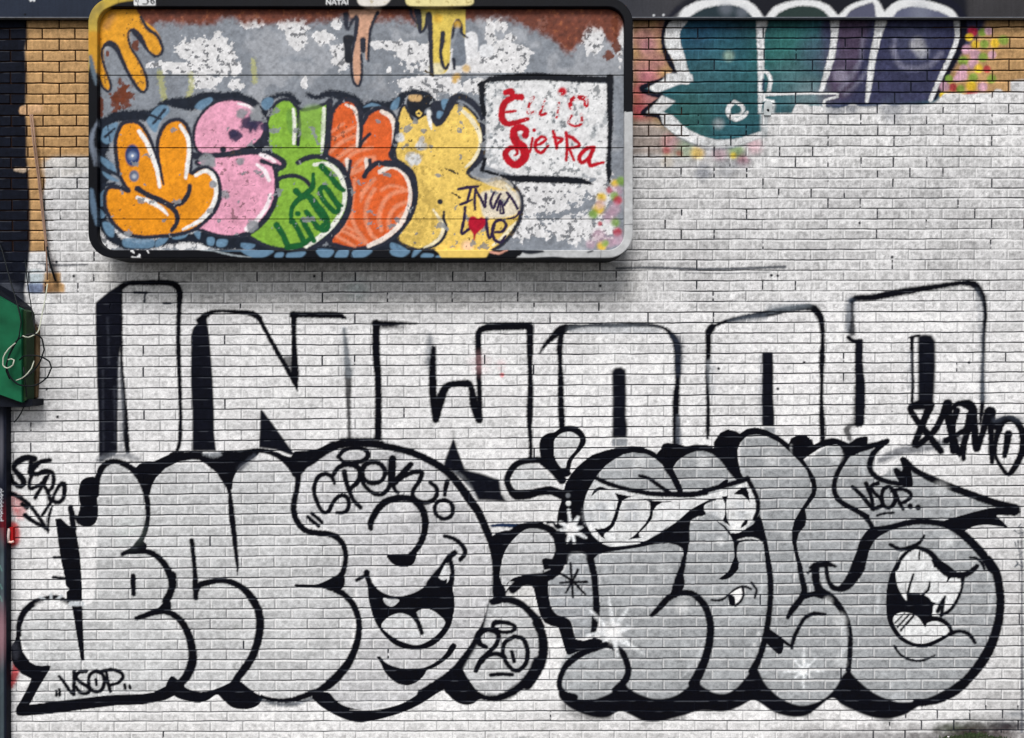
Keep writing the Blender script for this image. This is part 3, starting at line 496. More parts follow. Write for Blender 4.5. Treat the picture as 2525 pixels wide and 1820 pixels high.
T('A:530,340,8 470,400,8'); T('A:560,345,10 485,430,10'); T('A:592,350,12 505,450,12'); T('A:700,370,20 760,380,24 810,420,22 828,460,20'); T('A:815,472,22 880,455,20 930,470,22 960,500,22 976,528,18')
T('A:900,110,24 890,190,16 860,260,18 820,320,18 760,355,18'); T('A:712,10,20 750,50,30 800,85,40 850,98,36 910,95,34 960,70,30 990,40,24'); F('A:715,30 760,40 805,90 795,150 810,120 850,98 800,60 740,10')
T('z:440,780,20 500,810,24 560,800,24 620,770,20 655,722,12'); T('z:600,795,20 550,825,18 510,865,22 475,935,26'); T('z:615,800,24 680,825,30 730,875,34 770,935,34')
T('z:625,820,10 622,870,10'); T('z:945,862,12 990,870,16 1020,900,16 1035,935,12'); T('A:995,0,14 1025,25,14 1035,58,10'); T('A:465,550,14 500,600,14 560,635,14 640,642,14 720,610,8')
K(13)
for c_, x_, y_, r_, al in (('v',1520,465,70,.9),('x',240,255,42,.9),('x',675,232,50,.9),('x',1085,220,40,.8),('x',350,760,28,.9),('w',985,300,46,.9),('z',800,760,46,.8),('z',760,430,50,.5),('y',952,335,46,.8),('y',955,600,44,.5),
    ('y',440,420,14,.9),('y',415,490,13,.95),('y',670,55,15,.9),('y',880,215,30,.6),('x',765,720,24,.5),('w',870,60,50,.4),('y',850,90,20,.4)): W.blobc(c_, x_, y_, r_, rgb(226, 228, 230), soft=.5, al=al * .62, noise=.2)
for t_ in ('w:555,460,30 515,215,8', 'w:540,460,30 638,312,14', 'w:540,460,40 680,425,6', 'w:540,470,40 750,605,8', 'w:545,470,30 575,610,12', 'w:530,460,30 400,320,12', 'w:530,460,40 380,480,8', 'w:520,480,20 475,548,10',
    'y:725,655,22 727,500,8', 'y:725,655,22 725,770,8', 'y:725,655,22 670,590,12', 'y:725,655,22 800,580,8', 'y:725,655,26 850,655,8', 'y:725,655,22 600,660,8', 'y:725,655,22 780,700,8', 'y:725,655,22 670,700,8'):
    T(t_, col=rgb(234, 238, 242), soft=4, al=.8)
W.blobc('w', 540, 460, 55, WHITE, soft=.8, al=.8)
for t_ in ('v:765,1200,50 640,1125,24', 'v:765,1200,50 840,1075,30', 'v:765,1210,60 880,1185,20', 'v:765,1210,50 610,1210,10', 'v:780,1220,44 930,1295,20', 'v:765,1220,44 725,1340,24', 'v:770,1220,40 800,1350,20', 'v:735,990,26 750,1100,26 760,1190,40'): T(t_, col=rgb(232, 236, 240), soft=2.5)
W.blobc('v', 765, 1200, 62, WHITE, soft=.5); W.blobc('v', 728, 825, 26, rgb(110, 114, 120), soft=.4); W.blobc('v', 733, 912, 28, rgb(226, 230, 232), soft=.3)
for t_ in ('w:1120,520,10 1080,620,24 1000,730,16', 'y:1210,100,14 1190,280,14', 'y:465,100,14 440,280,14', 'A:1060,90,14 1085,180,20 1075,300,20 1040,400,14', 'z:260,250,20 275,340,16', 'z:40,440,14 70,540,30', 'z:240,720,14 205,800,24', 'A:350,100,14 360,330,14', 'y:965,330,40 985,430,40 960,560,30', 'y:550,0,6 550,380,6', 'x:800,150,6 795,500,6'):
    T(t_, col=rgb(212, 216, 220), soft=4, al=.45)
K(12)
T('v:600,1260,70 630,1350,90 640,1440,96 620,1530,100 575,1610,100')
T('w:215,15,56 185,70,56 120,110,56 30,122,56 -40,140,56 -90,190,46')
F('w:28,110 125,125 133,200 152,300 190,350 250,370 280,400 295,460 310,508 360,515 430,498 480,518 440,548 380,562 330,580 260,605 240,570 225,520 205,455 190,425 130,400 90,370 65,290 45,200')
K(13); T('w:500,535,26 440,558,34 340,598,36 255,663,34'); F('v:740,1500 780,1470 880,1470 930,1500 900,1560 760,1560 735,1600', rgb(176, 180, 184), 3, .8)
K(13)
T('w:275,25,14 284,140,14 290,238,12'); T('w:210,148,12 300,142,14 380,142,14'); T('w:200,80,12 290,140,16 370,222,10'); T('w:322,66,16 285,140,14 246,210,10')
# ---- tags
K(16)
for t_ in ('p:385,235,66 300,218,66 200,265,66 152,330,50 200,400,60 255,465,66 260,520,56 210,542,50 140,490,50 125,430,40', 'p:555,248,48 455,268,48 375,330,66 345,385,60 420,405,50 500,375,56 580,385,44 600,470,42 580,560,40 540,590,30',
    'p:350,420,40 330,500,42 335,560,44 400,550,40 480,500,44 510,440,40', 'p:540,420,36 490,510,36 430,600,40 395,670,40', 'p:480,520,40 530,600,42 560,690,42', 'p:615,610,36 670,525,42 715,515,54 722,600,48 700,690,44 640,720,44 590,695,40 615,610,36',
    'p:130,622,46 230,670,46 330,752,42 400,840,40 470,940,42 530,1030,34', 'p:570,720,36 520,790,34 470,870,30', 'p:582,765,26 548,880,30 535,1060,18', 'p:530,1025,26 430,965,40 330,905,44 280,865,50', 'p:250,740,44 300,780,46', 'p:345,270,50 345,390,56'): T(t_, soft=1.8)
K(17)
for t_ in ('o:1450,1060,70 1400,1180,58 1345,1320,56 1312,1405,50 1350,1400,50 1470,1300,52 1540,1190,54 1585,1080,64 1600,1050,74', 'o:1440,1060,60 1340,1060,70 1275,1090,50 1330,1190,52 1400,1280,55 1470,1370,55 1540,1460,55',
    'o:1600,1050,74 1615,1200,64 1640,1340,60 1652,1460,56', 'o:1585,1370,50 1680,1320,44 1760,1265,44 1790,1200,60', 'o:1650,1080,44 1700,1045,44 1790,1060,80 1825,1110,66', 'o:1680,1110,56 1652,1230,44 1662,1370,48 1710,1480,60 1745,1390,50 1785,1250,56 1800,1150,66', 'o:1745,1400,44 1740,1530,36',
    'o:1825,1100,66 1835,1250,60 1852,1440,56 1900,1320,50 1935,1200,60 1968,1120,84', 'o:1978,1120,84 1980,1300,50 1985,1450,46 1990,1560,34', 'o:2040,1230,90 2110,1185,56 2180,1190,50 2240,1260,56 2262,1380,56 2240,1500,54 2190,1600,50 2130,1665,36 2070,1600,30 2020,1500,32 2025,1360,40 2050,1270,60',
    'o:2130,1315,62 2118,1400,54 2100,1505,40'): T(t_, soft=1.8)
T('o:2020,1190,50 2120,1150,40 2250,1200,40', col=rgb(60, 66, 78), soft=8, al=.6)
K(18)
for t_ in ('q:665,1125,30 730,1210,34 790,1300,36 825,1322,40', 'q:825,1325,36 828,1200,36 830,1075,40', 'q:965,1068,36 880,1080,38 850,1130,38 900,1190,38 980,1240,42 1008,1280,38 960,1318,32 890,1300,36 850,1240,30', 'q:1078,1065,40 1145,1100,36 1168,1180,38 1140,1270,38 1075,1298,36 1010,1260,36 990,1180,36 1010,1100,36 1078,1065,40',
    'q:1070,1155,26 1080,1220,26', 'q:1190,1080,32 1205,1180,36 1235,1292,34', 'q:1145,1065,36 1250,1050,36 1350,1080,38 1375,1130,38 1330,1190,34 1230,1225,32', 'q:628,1290,26 632,1335,30', 'q:665,1270,26 665,1335,30', 'q:1395,1215,28 1400,1260,28', 'q:1450,1228,26 1455,1260,28'): T(t_, soft=1.3)
K(19)
for t_ in ('r:1790,210,44 1850,140,42 1970,112,40 2080,128,46 2122,180,50 2090,240,50 1980,275,44 1850,270,38 1790,210,44', 'r:1745,510,30 1720,440,42 1650,402,44 1570,430,46 1525,520,42 1520,620,44 1560,740,42 1620,830,42 1680,820,42 1730,720,42 1800,650,42 1870,650,44 1905,720,46 1890,805,44 1830,838,38 1770,835,32',
    'r:1855,380,54 1880,500,48 1910,590,46 1960,700,42 2035,775,46', 'r:1735,410,44 1790,330,46 1900,295,54 2000,325,56 2035,400,60 2005,490,52 1920,570,46', 't:350,265,50 430,285,50 490,350,50 490,430,44 440,490,44 350,508,44 275,470,44 235,400,60 265,310,56 350,265,50',
    't:230,470,40 290,560,42 380,625,42 460,630,44 530,570,46 560,500,60', 't:580,235,74 572,350,84 568,480,74', 't:785,295,56 720,365,60 650,440,54 580,520,50', 't:600,510,54 700,430,48 820,382,46 905,388,54 880,480,46 820,570,42 805,640,44 860,700,46 960,722,46 1040,690,46 1078,620,46 1065,550,46 1000,495,38',
    't:585,530,40 610,585,40 640,612,34', 't:1192,490,54 1172,570,46 1165,635,38', 't:1153,692,40 1230,725,44 1256,800,44 1230,880,42 1153,905,40 1080,870,40 1050,790,40 1085,715,40 1153,692,40', 'r:1490,845,36 1560,900,36 1605,945,36', 'r:1450,885,38 1510,940,38 1570,985,36'): T(t_, soft=1.4)
K(20)
for t_ in ('u:1700,570,40 1725,525,56 1830,520,42 1930,550,42 1952,590,42 1900,625,38 1800,628,38 1725,595,38', 'u:1625,800,44 1560,760,56 1530,690,70 1570,625,64 1650,605,50 1735,625,50 1768,680,50 1730,780,48 1640,870,46 1560,960,54 1512,1060,48', 'u:1565,965,54 1640,895,48 1740,872,46 1815,900,52 1845,918,40',
    'u:1945,678,44 2040,710,46 2088,820,48 2078,960,48 2010,1045,46 1935,1055,44 1860,980,42 1815,870,44 1835,750,44 1945,678,44', 'u:1915,850,40 1938,955,40', 'u:1680,1110,40 1800,1100,36 1920,1105,40'): T(t_, soft=1.4)
K(21)
for t_ in ('z:200,415,22 250,462,24 300,520,26 330,555,24 318,480,24 295,420,26 285,392,26', 'z:360,390,24 318,410,22 335,450,22 380,490,24 385,530,24 345,550,24', 'z:430,410,22 465,450,24 468,510,26 435,545,22 400,535,24 385,480,22 395,430,22 430,410,22', 'z:465,435,22 490,500,22 520,555,20', 'z:450,440,20 510,428,22 560,448,24 568,478,22 530,510,20 495,520,18',
    'z:565,536,30 566,540,30', 'z:614,544,30 616,546,30', 'z:355,595,14 400,582,14 460,578,14'): T(t_, soft=1.3)
K(0)
for t_ in ('z:1225,690,5 1258,712,5 1284,700,4', 'z:1268,650,4 1250,675,4', 'z:1230,765,5 1238,795,5', 'z:1250,750,5 1255,820,5 1280,830,5', 'z:1240,850,5 1270,840,5', 'A:1230,45,6 1250,20,6 1240,10,6', 'A:1270,10,6 1278,45,6 1250,30,6 1235,45,6'): T(t_, col=rgb(70, 78, 88), soft=1.2, al=.9, tag=False)
# moss, dirt and red stain near the ground at the right
for x_, y_, r_, c_, al in ((2370,1800,50,(52,60,44),.8),(2420,1802,60,(48,50,44),.8),(2480,1790,40,(28,30,38),.9),(2340,1796,30,(60,72,50),.6),(2500,1760,24,(110,116,124),.6),(2300,1830,90,(54,44,44),.7),(2450,1832,90,(60,34,34),.7),(2160,1838,100,(70,66,70),.6),(2000,1835,90,(110,108,112),.5),(1290,1820,14,(60,60,70),.5)):
    W.blob(x_, y_, r_, rgb(*c_), .8, al, ry=r_ * .38, noise=.8)
T('P:2519,1300,3 2520,1600,5 2520,1805,6', col=rgb(70, 74, 84), soft=2, al=.8, tag=False)
W.blob(1183, 896, 24, rgb(235, 180, 186), .8, .22); W.blob(1238, 925, 6, rgb(190, 40, 50), .5, .8); W.blob(1236, 900, 12, rgb(226, 150, 160), .7, .25)
W.blob(320, 1310, 30, rgb(200, 225, 215), .9, .12); W.blob(880, 715, 26, rgb(170, 195, 195), .8, .35)
# drill holes and nail heads
for x_, y_ in ((139,646),(182,681),(775,681),(2518-600,680),(1902,679),(2000,1095-8),(1918,959),(1772,909),(115,960),(142,1028),(2200,634),(1480,705),(2120,550),(1983,894),(2390,894)): W.blob(x_, y_, 3.6, rgb(14, 16, 26), .4, 1)
T('P:331,721,6 360,722,6', col=rgb(50, 54, 62), soft=1, tag=False); T('P:403,748,5 420,748,5', col=rgb(40, 44, 56), soft=1, tag=False); T('P:357,724,4 356,745,4', col=rgb(60, 64, 72), soft=1, tag=False)
# ---------------------------------------------------------------- the painted sign (own canvas, same units)
SG = Canvas(205, -16, 1575, 655); SG.wk = 1.06
F, T = SG.fill, SG.stroke; X, Y = SG.X, SG.Y
def K(a): SG.pid = a
n1 = fbm(X, Y, 60, 1); n2 = fbm(X, Y, 9, 4); n3 = fbm(X, Y, 22, 5)
def mixm(m, col): SG.c[:] = SG.c * (1 - m[..., None]) + np.asarray(col, np.float32) * m[..., None]
SG.c[:] = rgb(132, 138, 147) * (0.72 + 0.32 * n1 + 0.28 * n2)[..., None]
mixm(sm(.53, .68, fbm(X, Y, 70, 6)) * .35, rgb(196, 198, 204))
# torn white paper left on the metal
def paper(x, y, rx, ry, th=.5, al=.95, bot=0):
    d = np.hypot((X - x) / rx, (Y - y) / ry); m = sm(th - .03, th + .03, n2 * .55 + n3 * .45 + .55 * (1 - d) * (d < 1.4) - .5 * (d > 1.4)) * (d < 1.5) * (1 if not bot else sm(bot + 1, bot - 1, Y))
    mixm(m * al, rgb(226, 226, 228)); mixm(sm(.02, .0, np.abs(n2 * .55 + n3 * .45 + .55 * (1 - d) - th)) * .6 * (d < 1.3) if False else m * sm(.42, .36, n2) * .8, rgb(70, 74, 82))
for q_ in ((490,125,60,36,.56),(545,125,34,40,.54),(520,168,60,22,.4,.95,183),(460,170,60,16,.46,.95,183),(395,160,40,10,.55),(620,55,26,16),(700,60,14,14),(735,85,26,36,.48),(800,95,30,16),(840,140,24,34),(830,60,12,16),(560,150,26,36,.45),(1160,160,130,30,.40,.95,180),(1250,140,56,36,.46,.95,176),(1020,130,50,24,.5),(1070,120,26,30),(960,110,50,12,.55),
    (1000,205,30,12,.5),(1060,215,70,26,.48),(1180,215,40,20,.52),(500,200,40,20,.56),(580,210,20,16,.56),(1210,85,12,40,.5),(1235,60,20,20,.56),(1340,60,14,20,.55),(1460,95,30,40,.55),(1110,45,14,10),(1030,40,10,16),(750,205,8,14,.5),(960,175,8,12,.5),(1260,95,14,10),(1340,485,90,50,.54),(1300,560,70,36,.6),(1430,560,90,40,.57),(1360,462,100,24,.5),(1480,470,40,50,.58),
    (1530,90,8,60,.5),(1285,460,30,30,.5),(450,590,150,22,.42),(270,590,40,24,.45)): paper(*q_)
F('b:1690,400 1790,400 1790,500 1700,500', rgb(226, 226, 228), 1, sharp=True); F('c:385,300 480,300 480,490 385,490', rgb(226, 227, 230), 1); F('c:515,400 615,400 615,490 515,490', rgb(220, 222, 226), 1); F('c:90,560 560,560 560,610 90,640', rgb(222, 222, 224), 1)
# rust: a band under the top frame, heavier at the right
edge = 52 + 26 * (fbm(X, Y, 60, 2) - .5) * 2 + 10 * sm(500, 350, X) + 10 * (n3 - .5)
edge = edge + 55 * np.exp(-((X - 1400) / 36.) ** 2) + 30 * np.exp(-((X - 1340) / 40.) ** 2) + 60 * np.exp(-((X - 1512) / 22.) ** 2) + 16 * np.exp(-((X - 850) / 60.) ** 2) * -1 + 22 * np.exp(-((X - 1450) / 60.) ** 2) - 14 * np.exp(-((X - 1200) / 60.) ** 2)
mr_ = .94 * sm(12, -14, Y - edge + 26 * (n2 - .5))
rc = rgb(116, 56, 34) * (0.45 + 1.1 * n2)[..., None]; SG.c[:] = SG.c * (1 - mr_[..., None]) + rc * mr_[..., None]
mixm(mr_ * sm(.66, .74, n2) * .5, rgb(170, 104, 66))
for x_, y_, rx, ry in ((305,225,14,22),(285,255,20,26),(300,235,26,40),(332,110,10,18),(265,132,5,10),(248,260,8,40),(1500,138,14,14),(1520,110,10,30),(1518,60,12,30),(1050,240,8,5)):
    d = np.hypot((X - x_) / rx, (Y - y_) / ry) + (n2 - .5) * 1.6; mixm((1 - sm(.6, 1.0, d)) * .92, rgb(112, 56, 34) * .9)
for t_ in ('P:395,180,14 400,215,14 408,255,14', 'P:470,185,12 472,215,12 462,245,14', 'P:625,150,12 628,200,12'): T(t_, col=rgb(188, 188, 110), soft=4, al=.6, rough=2)
DK = rgb(38, 42, 56); BL = rgb(104, 138, 166); ORG = rgb(232, 148, 30); PKc = rgb(232, 164, 190); GRN = rgb(132, 178, 62); SAL = rgb(216, 96, 44); YEL = rgb(234, 200, 104); WHs = rgb(240, 240, 238)
# orange drips, top left (also over the frame)
K(2)
F('a:780,620 768,300 790,180 880,40 990,-20 1120,-10 1080,20 1180,60 1200,100 1260,180 1350,250 1400,330 1420,430 1400,480 1350,480 1290,430 1240,340 1190,270 1150,262 1128,310 1150,420 1225,550 1268,650 1278,750 1250,800 1200,760 1130,630 1060,500 1000,390 930,378 905,430 912,560 950,680 962,780 930,790 880,740 850,640 830,600', rgb(226, 158, 44), 1)
F('a:780,600 768,300 790,180 880,40 990,-20 1180,-16 1100,15 1000,50 900,110 850,200 845,330 840,600', rgb(196, 168, 70), 2)
F('a:765,320 850,320 850,640 800,560 775,450', rgb(190, 140, 50), 4, .8)
T('a:930,230,60 980,150,60', col=rgb(150, 110, 80), soft=8, al=.5)
T('a:1230,150,24 1290,250,30 1370,310,30 1415,400,26 1415,460,24 1360,492,24 1290,440,24 1230,340,50 1180,280,50 1150,262,26 1120,290,20 1135,400,20 1190,490,22 1240,580,22 1280,680,24 1285,770,22 1240,805,24 1180,740,30 1110,620,30 1060,510,34 1010,410,50 960,380,50 910,400,26 890,460,24 905,560,22 940,660,22 968,750,24 945,800,22 890,750,24 860,660,16', col=DK, soft=2)
K(3)
PCH = rgb(206, 160, 134)
F('b:1290,70 1550,70 1500,180 1460,300 1445,400 1450,530 1425,520 1412,350 1385,350 1380,450 1390,600 1380,715 1355,750 1325,700 1310,560 1318,450 1345,300 1350,180 1290,150', PCH, 1); T('b:1365,120,10 1380,120,10', col=PCH, soft=6)
F('b:1370,-6 1620,-6 1600,40 1370,45', rgb(226, 220, 214), 1); F('b:1625,-6 1790,-6 1790,45 1625,45', rgb(40, 42, 52), 4)
T('b:1530,110,30 1485,200,26 1460,300,26 1450,430,24 1445,530,24', col=DK, soft=2); T('b:1350,170,40 1335,300,34 1315,400,26 1300,500,24 1302,640,24 1325,730,24 1360,752,24 1385,700,24 1390,580,22 1385,480,24', col=DK, soft=2); T('b:1400,350,50 1400,440,46', col=DK, soft=2)
T('b:1250,130,50 1255,220,40 1270,260,20 1300,190,30 1340,150,40', col=DK, soft=4); F('b:1230,315 1325,320 1300,420 1310,540 1245,545 1235,430', rgb(26, 30, 40), 1)
K(4)
F('b:1790,-10 2268,-10 c:430,-10 440,25 385,70 380,330 345,290 340,190 300,165 265,250 250,400 245,540 200,640 60,640 b:1990,640 1985,300 1960,130 1920,90 1810,75', rgb(222, 196, 92), 1)
F('b:1790,-10 2268,-10 c:400,-10 440,25 400,48 b:1800,46', rgb(234, 222, 160), 2)
F('b:1960,110 1920,280 1880,250 1870,110', rgb(196, 180, 100), 1); F('b:1990,640 2100,640 2100,560 1990,560', rgb(226, 220, 190), 2, .8)
F('c:280,400 330,240 360,320 380,420 380,560 270,560', rgb(120, 128, 140), 1)
T('b:1870,60,60 1890,180,50 1905,280,30 1950,230,26 1975,130,50 1990,300,40 1995,500,36 2000,650,36', col=DK, soft=2); T('b:1810,60,30 1830,140,30 1870,200,10', col=DK, soft=4); T('c:185,290,40 180,370,40 165,450,30 180,560,30 210,600,26 235,560,20', col=DK, soft=2); T('c:265,330,20 290,210,26 320,180,30 345,230,30 350,290,24 400,330,16', col=DK, soft=2); T('c:280,520,30 285,600,24', col=DK, soft=2)
F('c:40,-2 38,40 10,40 5,-2', DK, 1, 0)
for x_, y_, r_ in ((1080,45,12),(1128,60,9),(1150,170,9),(1125,190,10),(1120,200,6)): SG.blob(x_, y_, r_, rgb(216, 168, 50), .5, .7, noise=.8)
# dark haze and light-blue blocks behind the letters
K(0)
for t_ in ('f:880,0,70 900,200,110 880,300,80 930,420,110 880,560,80 880,760,80 920,930,90 1050,1060,80 1250,1090,60 1450,1040,80 1600,1020,70 1750,1020,90 1900,1070,80 2100,1070,90', 'a:900,1080,80 1020,1020,90 1180,1010,90 1330,1000,90 1450,900,60 1560,900,90 1680,900,120 1800,850,90 1950,840,70 2080,830,60',
    'b:-60,860,60 100,880,40 250,850,60 400,870,60 500,950,60 560,1000,60', 'b:560,900,90 620,850,40 740,830,44 830,900,50', 'b:920,830,40 1000,850,40 1100,820,60 1220,840,80 1340,870,60 1400,960,80 1480,910,60 1600,920,60 1700,900,90 1780,820,50 1950,830,70 2020,930,70 2080,1000,80 2180,900,80', 'g:0,990,80 200,1040,90 420,1060,110 700,1130,90 1000,1120,70 1200,1110,60 1500,1100,90 1700,1060,110 1850,1130,60 2050,1140,50'):
    T(t_, col=rgb(26, 33, 46), soft=4, al=1, rough=1.5)
F('f:860,0 900,-20 930,60 900,200 900,560 880,900 860,900', rgb(30, 36, 48), 3, .8)
for t_ in ('f:900,60 1025,5 1010,100 960,190 900,110', 'f:870,300 990,370 1015,460 930,400 880,350', 'f:890,430 1045,520 960,510 900,460', 'f:870,640 920,600 900,740 870,740', 'f:870,760 920,820 880,850', 'f:895,880 990,900 990,1010 930,980', 'f:1082,1022 1340,1028 1330,1100 1090,1096', 'f:1372,1030 1470,1008 1440,1060 1360,1100', 'f:1500,1010 1640,960 1620,1010 1540,1030',
    'f:1690,965 1748,955 1740,1030', 'f:1820,1012 1872,1018 1860,1080 1820,1070', 'f:1910,1030 1990,1035 1970,1090 1900,1090', 'g:40,1012 100,1020 90,1082 40,1075', 'g:130,1030 200,1042 190,1092 120,1085', 'g:330,1060 460,1075 400,1122 330,1092', 'g:1000,1110 1140,1118 1130,1125 1010,1122', 'g:1640,1060 1700,1070 1790,1125 1650,1118', 'f:1280,0 1300,-40 1340,-90 1400,-110 1440,-60 1400,0 1350,60', 'a:1290,1080 1330,980 1400,920 1470,930 1480,980 1400,1060 1360,1160',
    'a:1700,940 1750,880 1840,850 1860,880 1780,960', 'b:510,900 560,850 620,870 600,940 540,960', 'b:1640,960 1660,890 1720,850 1700,950', 'b:2090,940 2120,870 2160,900 2140,960', 'b:2040,1020 2060,970 2110,990 2090,1040', 'b:1400,940 1480,900 1560,930 1480,930', 'a:880,1220 900,1140 940,1100 970,1200 940,1260'):
    F(t_, BL, 1, .9)
for t_ in ('f:920,130,26 1000,60,14', 'f:940,40,10 960,170,10', 'f:880,400,24 1040,470,30', 'a:1340,1080,20 1440,960,24', 'a:1300,1000,24 1400,1040,20', 'f:900,560,30 1000,540,26'): T(t_, col=rgb(34, 42, 56), soft=2)
# letter bodies
def letter(pid, txt, col, w=34, out=DK):
    K(pid); r = SG.mask(txt, 1); m, b, a = r; h, w_ = m.shape; sl = (slice(b, b + h), slice(a, a + w_))
    cc = np.asarray(col, np.float32) * (0.80 + 0.40 * fbm(X[sl], Y[sl], 60, 3 + pid % 4))[..., None] * (0.9 + .2 * n2[sl])[..., None]
    SG.c[sl] = SG.c[sl] * (1 - m[..., None]) + cc * m[..., None]; SG.id[sl][m > .5] = pid
    T(txt, w, col=out, closed=True, soft=2)
letter(9, 'b:1690,1130 1720,980 1760,920 1800,980 1850,1050 1960,1000 2050,1090 2130,1000 2200,900 c:290,900 380,930 460,1000 515,1090 530,1230 500,1370 450,1440 400,1500 h:430,480 560,520 680,500 780,540 850,620 880,720 860,830 800,950 700,1080 600,1135 540,1230 180,1230 120,1130 0,1120 g:1850,1110 1720,1050 1720,960 1800,860 1860,700 1860,550 1820,430 1700,340 1680,200', YEL, 22)
letter(8, 'b:1095,1300 1110,1100 1130,980 1190,900 1260,870 1330,900 1372,980 1390,1080 1440,1000 1520,950 1610,960 1670,1020 1690,1130 1680,1260 1650,1370 g:1740,370 1830,450 1860,580 1850,720 1800,850 1720,960 1600,1050 1450,1100 1300,1112 1180,1085 1110,1050 1180,930 1260,800 1285,650 1260,500 1200,400 1120,330 1080,290', SAL, 40)
K(8); ST = rgb(232, 148, 112)
for t_ in ('g:1330,500,26 1310,650,30 1300,820,30 1350,950,30 1430,1050,26', 'g:1500,590,36 1440,700,36 1425,850,34 1470,980,34 1530,1040,30', 'g:1790,600,30 1680,620,34 1590,690,36 1540,830,36 1560,950,34', 'g:1790,700,30 1680,750,34 1630,840,34 1620,930,28', 'g:1780,780,30 1720,830,34 1700,900,30', 'g:1170,930,24 1300,990,30 1420,1060,26', 'g:1210,900,20 1380,980,26', 'g:1150,990,24 1260,1050,26 1330,1090,20', 'g:1500,500,30 1400,620,40 1380,700,10',
    'b:1115,1330,28 1200,1250,34 1350,1180,26', 'b:1170,1390,28 1290,1300,34 1420,1235,26', 'b:1230,1420,24 1330,1330,34 1480,1290,26', 'b:1150,1210,22 1250,1150,26 1340,1100,20', 'b:1300,1500,24 1380,1400,34 1500,1370,24', 'b:1130,1150,16 1230,1080,20', 'g:1290,460,30 1400,400,40 1500,330,30', 'g:1280,700,30 1260,850,30 1180,980,30', 'g:1750,580,24 1640,560,24 1560,600,24'): T(t_, col=ST, soft=3, al=.85)
for t_ in ('b:1250,915,20 1320,950,30 1362,1060,30 1360,1180,34 1350,1280,24', 'b:1560,975,30 1640,1020,40 1672,1120,34 1662,1260,20', 'g:1550,440,40 1650,392,40 1740,430,40 1800,530,36 1815,650,36 1792,770,38 1720,900,42 1600,1010,40 1450,1085,36', 'g:1262,335,36 1262,420,26', 'g:1430,335,36 1432,420,26'): T(t_, col=rgb(240, 226, 216), soft=1.6)
for t_ in ('g:1290,345,30 1278,440,28 1268,500,26', 'g:1460,335,30 1465,400,26', 'g:1412,478,40 1450,415,44 1530,362,44 1610,375,34', 'b:1460,1170,26 1400,1230,30 1370,1285,26', 'b:1380,990,50 1385,1140,34 1372,1280,26', 'g:1600,365,60 1720,380,60 1820,470,60 1850,580,50 1850,700,44 1800,850,44', 'b:1650,1350,50 1690,1200,50 1700,1080,40'): T(t_, col=DK, soft=1.8)
K(7)
letter(7, 'b:560,1100 570,1030 600,960 640,905 700,870 770,880 830,940 880,960 1000,935 1090,900 1110,930 1100,1100 1080,1250 1070,1360 g:1120,345 1210,410 1265,520 1285,650 1260,800 1180,920 1080,1010 960,1090 830,1115 700,1118 560,1085 450,1030 405,985 500,900 590,800 640,680 650,560 630,450 700,400 715,350 620,290 570,240 560,120', GRN, 30)
for t_ in ('b:1110,890,60 1092,1100,46 1075,1300,40 1062,1370,36', 'b:830,960,26 842,1100,36 830,1265,30', 'g:830,360,40 900,322,44 1000,305,44 1120,330,50 1210,400,60 1265,520,60 1285,650,54 1260,800,56 1180,930,60 1060,1040,50 960,1095,30', 'g:510,640,34 580,560,36 680,492,36 800,472,36 890,508,36 950,570,36'): T(t_, col=DK, soft=1.8)
for t_ in ('b:790,955,24 800,1100,32 796,1255,26', 'b:1058,950,30 1050,1150,34 1042,1320,22', 'g:975,375,26 1080,368,34 1170,430,40 1225,530,36 1240,650,36 1218,770,34 1140,900,38 1020,1010,40 900,1090,36'): T(t_, col=rgb(234, 236, 226), soft=1.6)
F('b:730,980 770,950 790,1100 780,1180 740,1120', rgb(96, 140, 60), 2, .7); F('b:870,950 1040,935 1040,1200 850,1180', rgb(128, 166, 80), 3, .5)
GD = rgb(22, 92, 46)
for t_ in ('g:645,905,56 700,990,50 745,1095,50', 'g:745,1100,50 860,1075,46 925,1035,46', 'g:790,870,44 840,960,48 890,1060,48', 'g:770,880,34 775,770,40 800,720,44 860,665,50 930,655,50 990,720,54 1070,820,50 1095,920,44 1050,950,44 990,900,40', 'g:870,860,44 920,950,46 970,1040,44', 'g:905,790,44 960,860,44 1010,930,44 1060,900,40', 'g:828,804,44 834,806,44',
    'g:930,660,50 1010,790,44 1080,880,40', 'g:1065,560,44 1025,595,42 1045,670,44 1100,740,44 1160,790,44 1190,760,40 1150,690,40 1090,600,44 1065,560,40', 'g:1100,600,40 1180,720,40 1215,735,30', 'g:1040,390,54 1110,470,46 1180,560,50 1230,600,40', 'g:965,460,30 962,560,44 930,610,40 860,645,44 815,605,54', 'g:930,600,40 850,670,36'): T(t_, col=GD, soft=1.6)
letter(6, 'b:-80,1200 -60,1080 20,960 120,890 250,868 370,890 460,950 520,1030 545,1110 520,1200 440,1270 300,1320 150,1345 0,1345 -60,1300', PKc, 26)
letter(61, 'g:-60,360 0,325 200,282 450,275 570,285 670,330 705,375 690,395 620,380 640,480 640,600 620,700 570,800 480,900 380,970 260,1005 120,990 0,950 -80,930 20,870 100,790 150,680 150,560 110,450 20,400', PKc, 26)
T('g:-160,260,40 -60,300,60 50,300,40 200,290,44 400,258,54 500,200,80 545,140,70 560,60,50', col=DK, soft=1.8); F('g:430,265 560,120 570,280', DK, 1); T('g:640,420,34 650,560,36 630,700,34 560,840,34 450,950,34 340,1000,34', col=DK, soft=2); T('g:515,345,40 570,365,34 620,385,24 690,402,26 715,370,30 660,310,34 580,280,30', col=DK, soft=2)
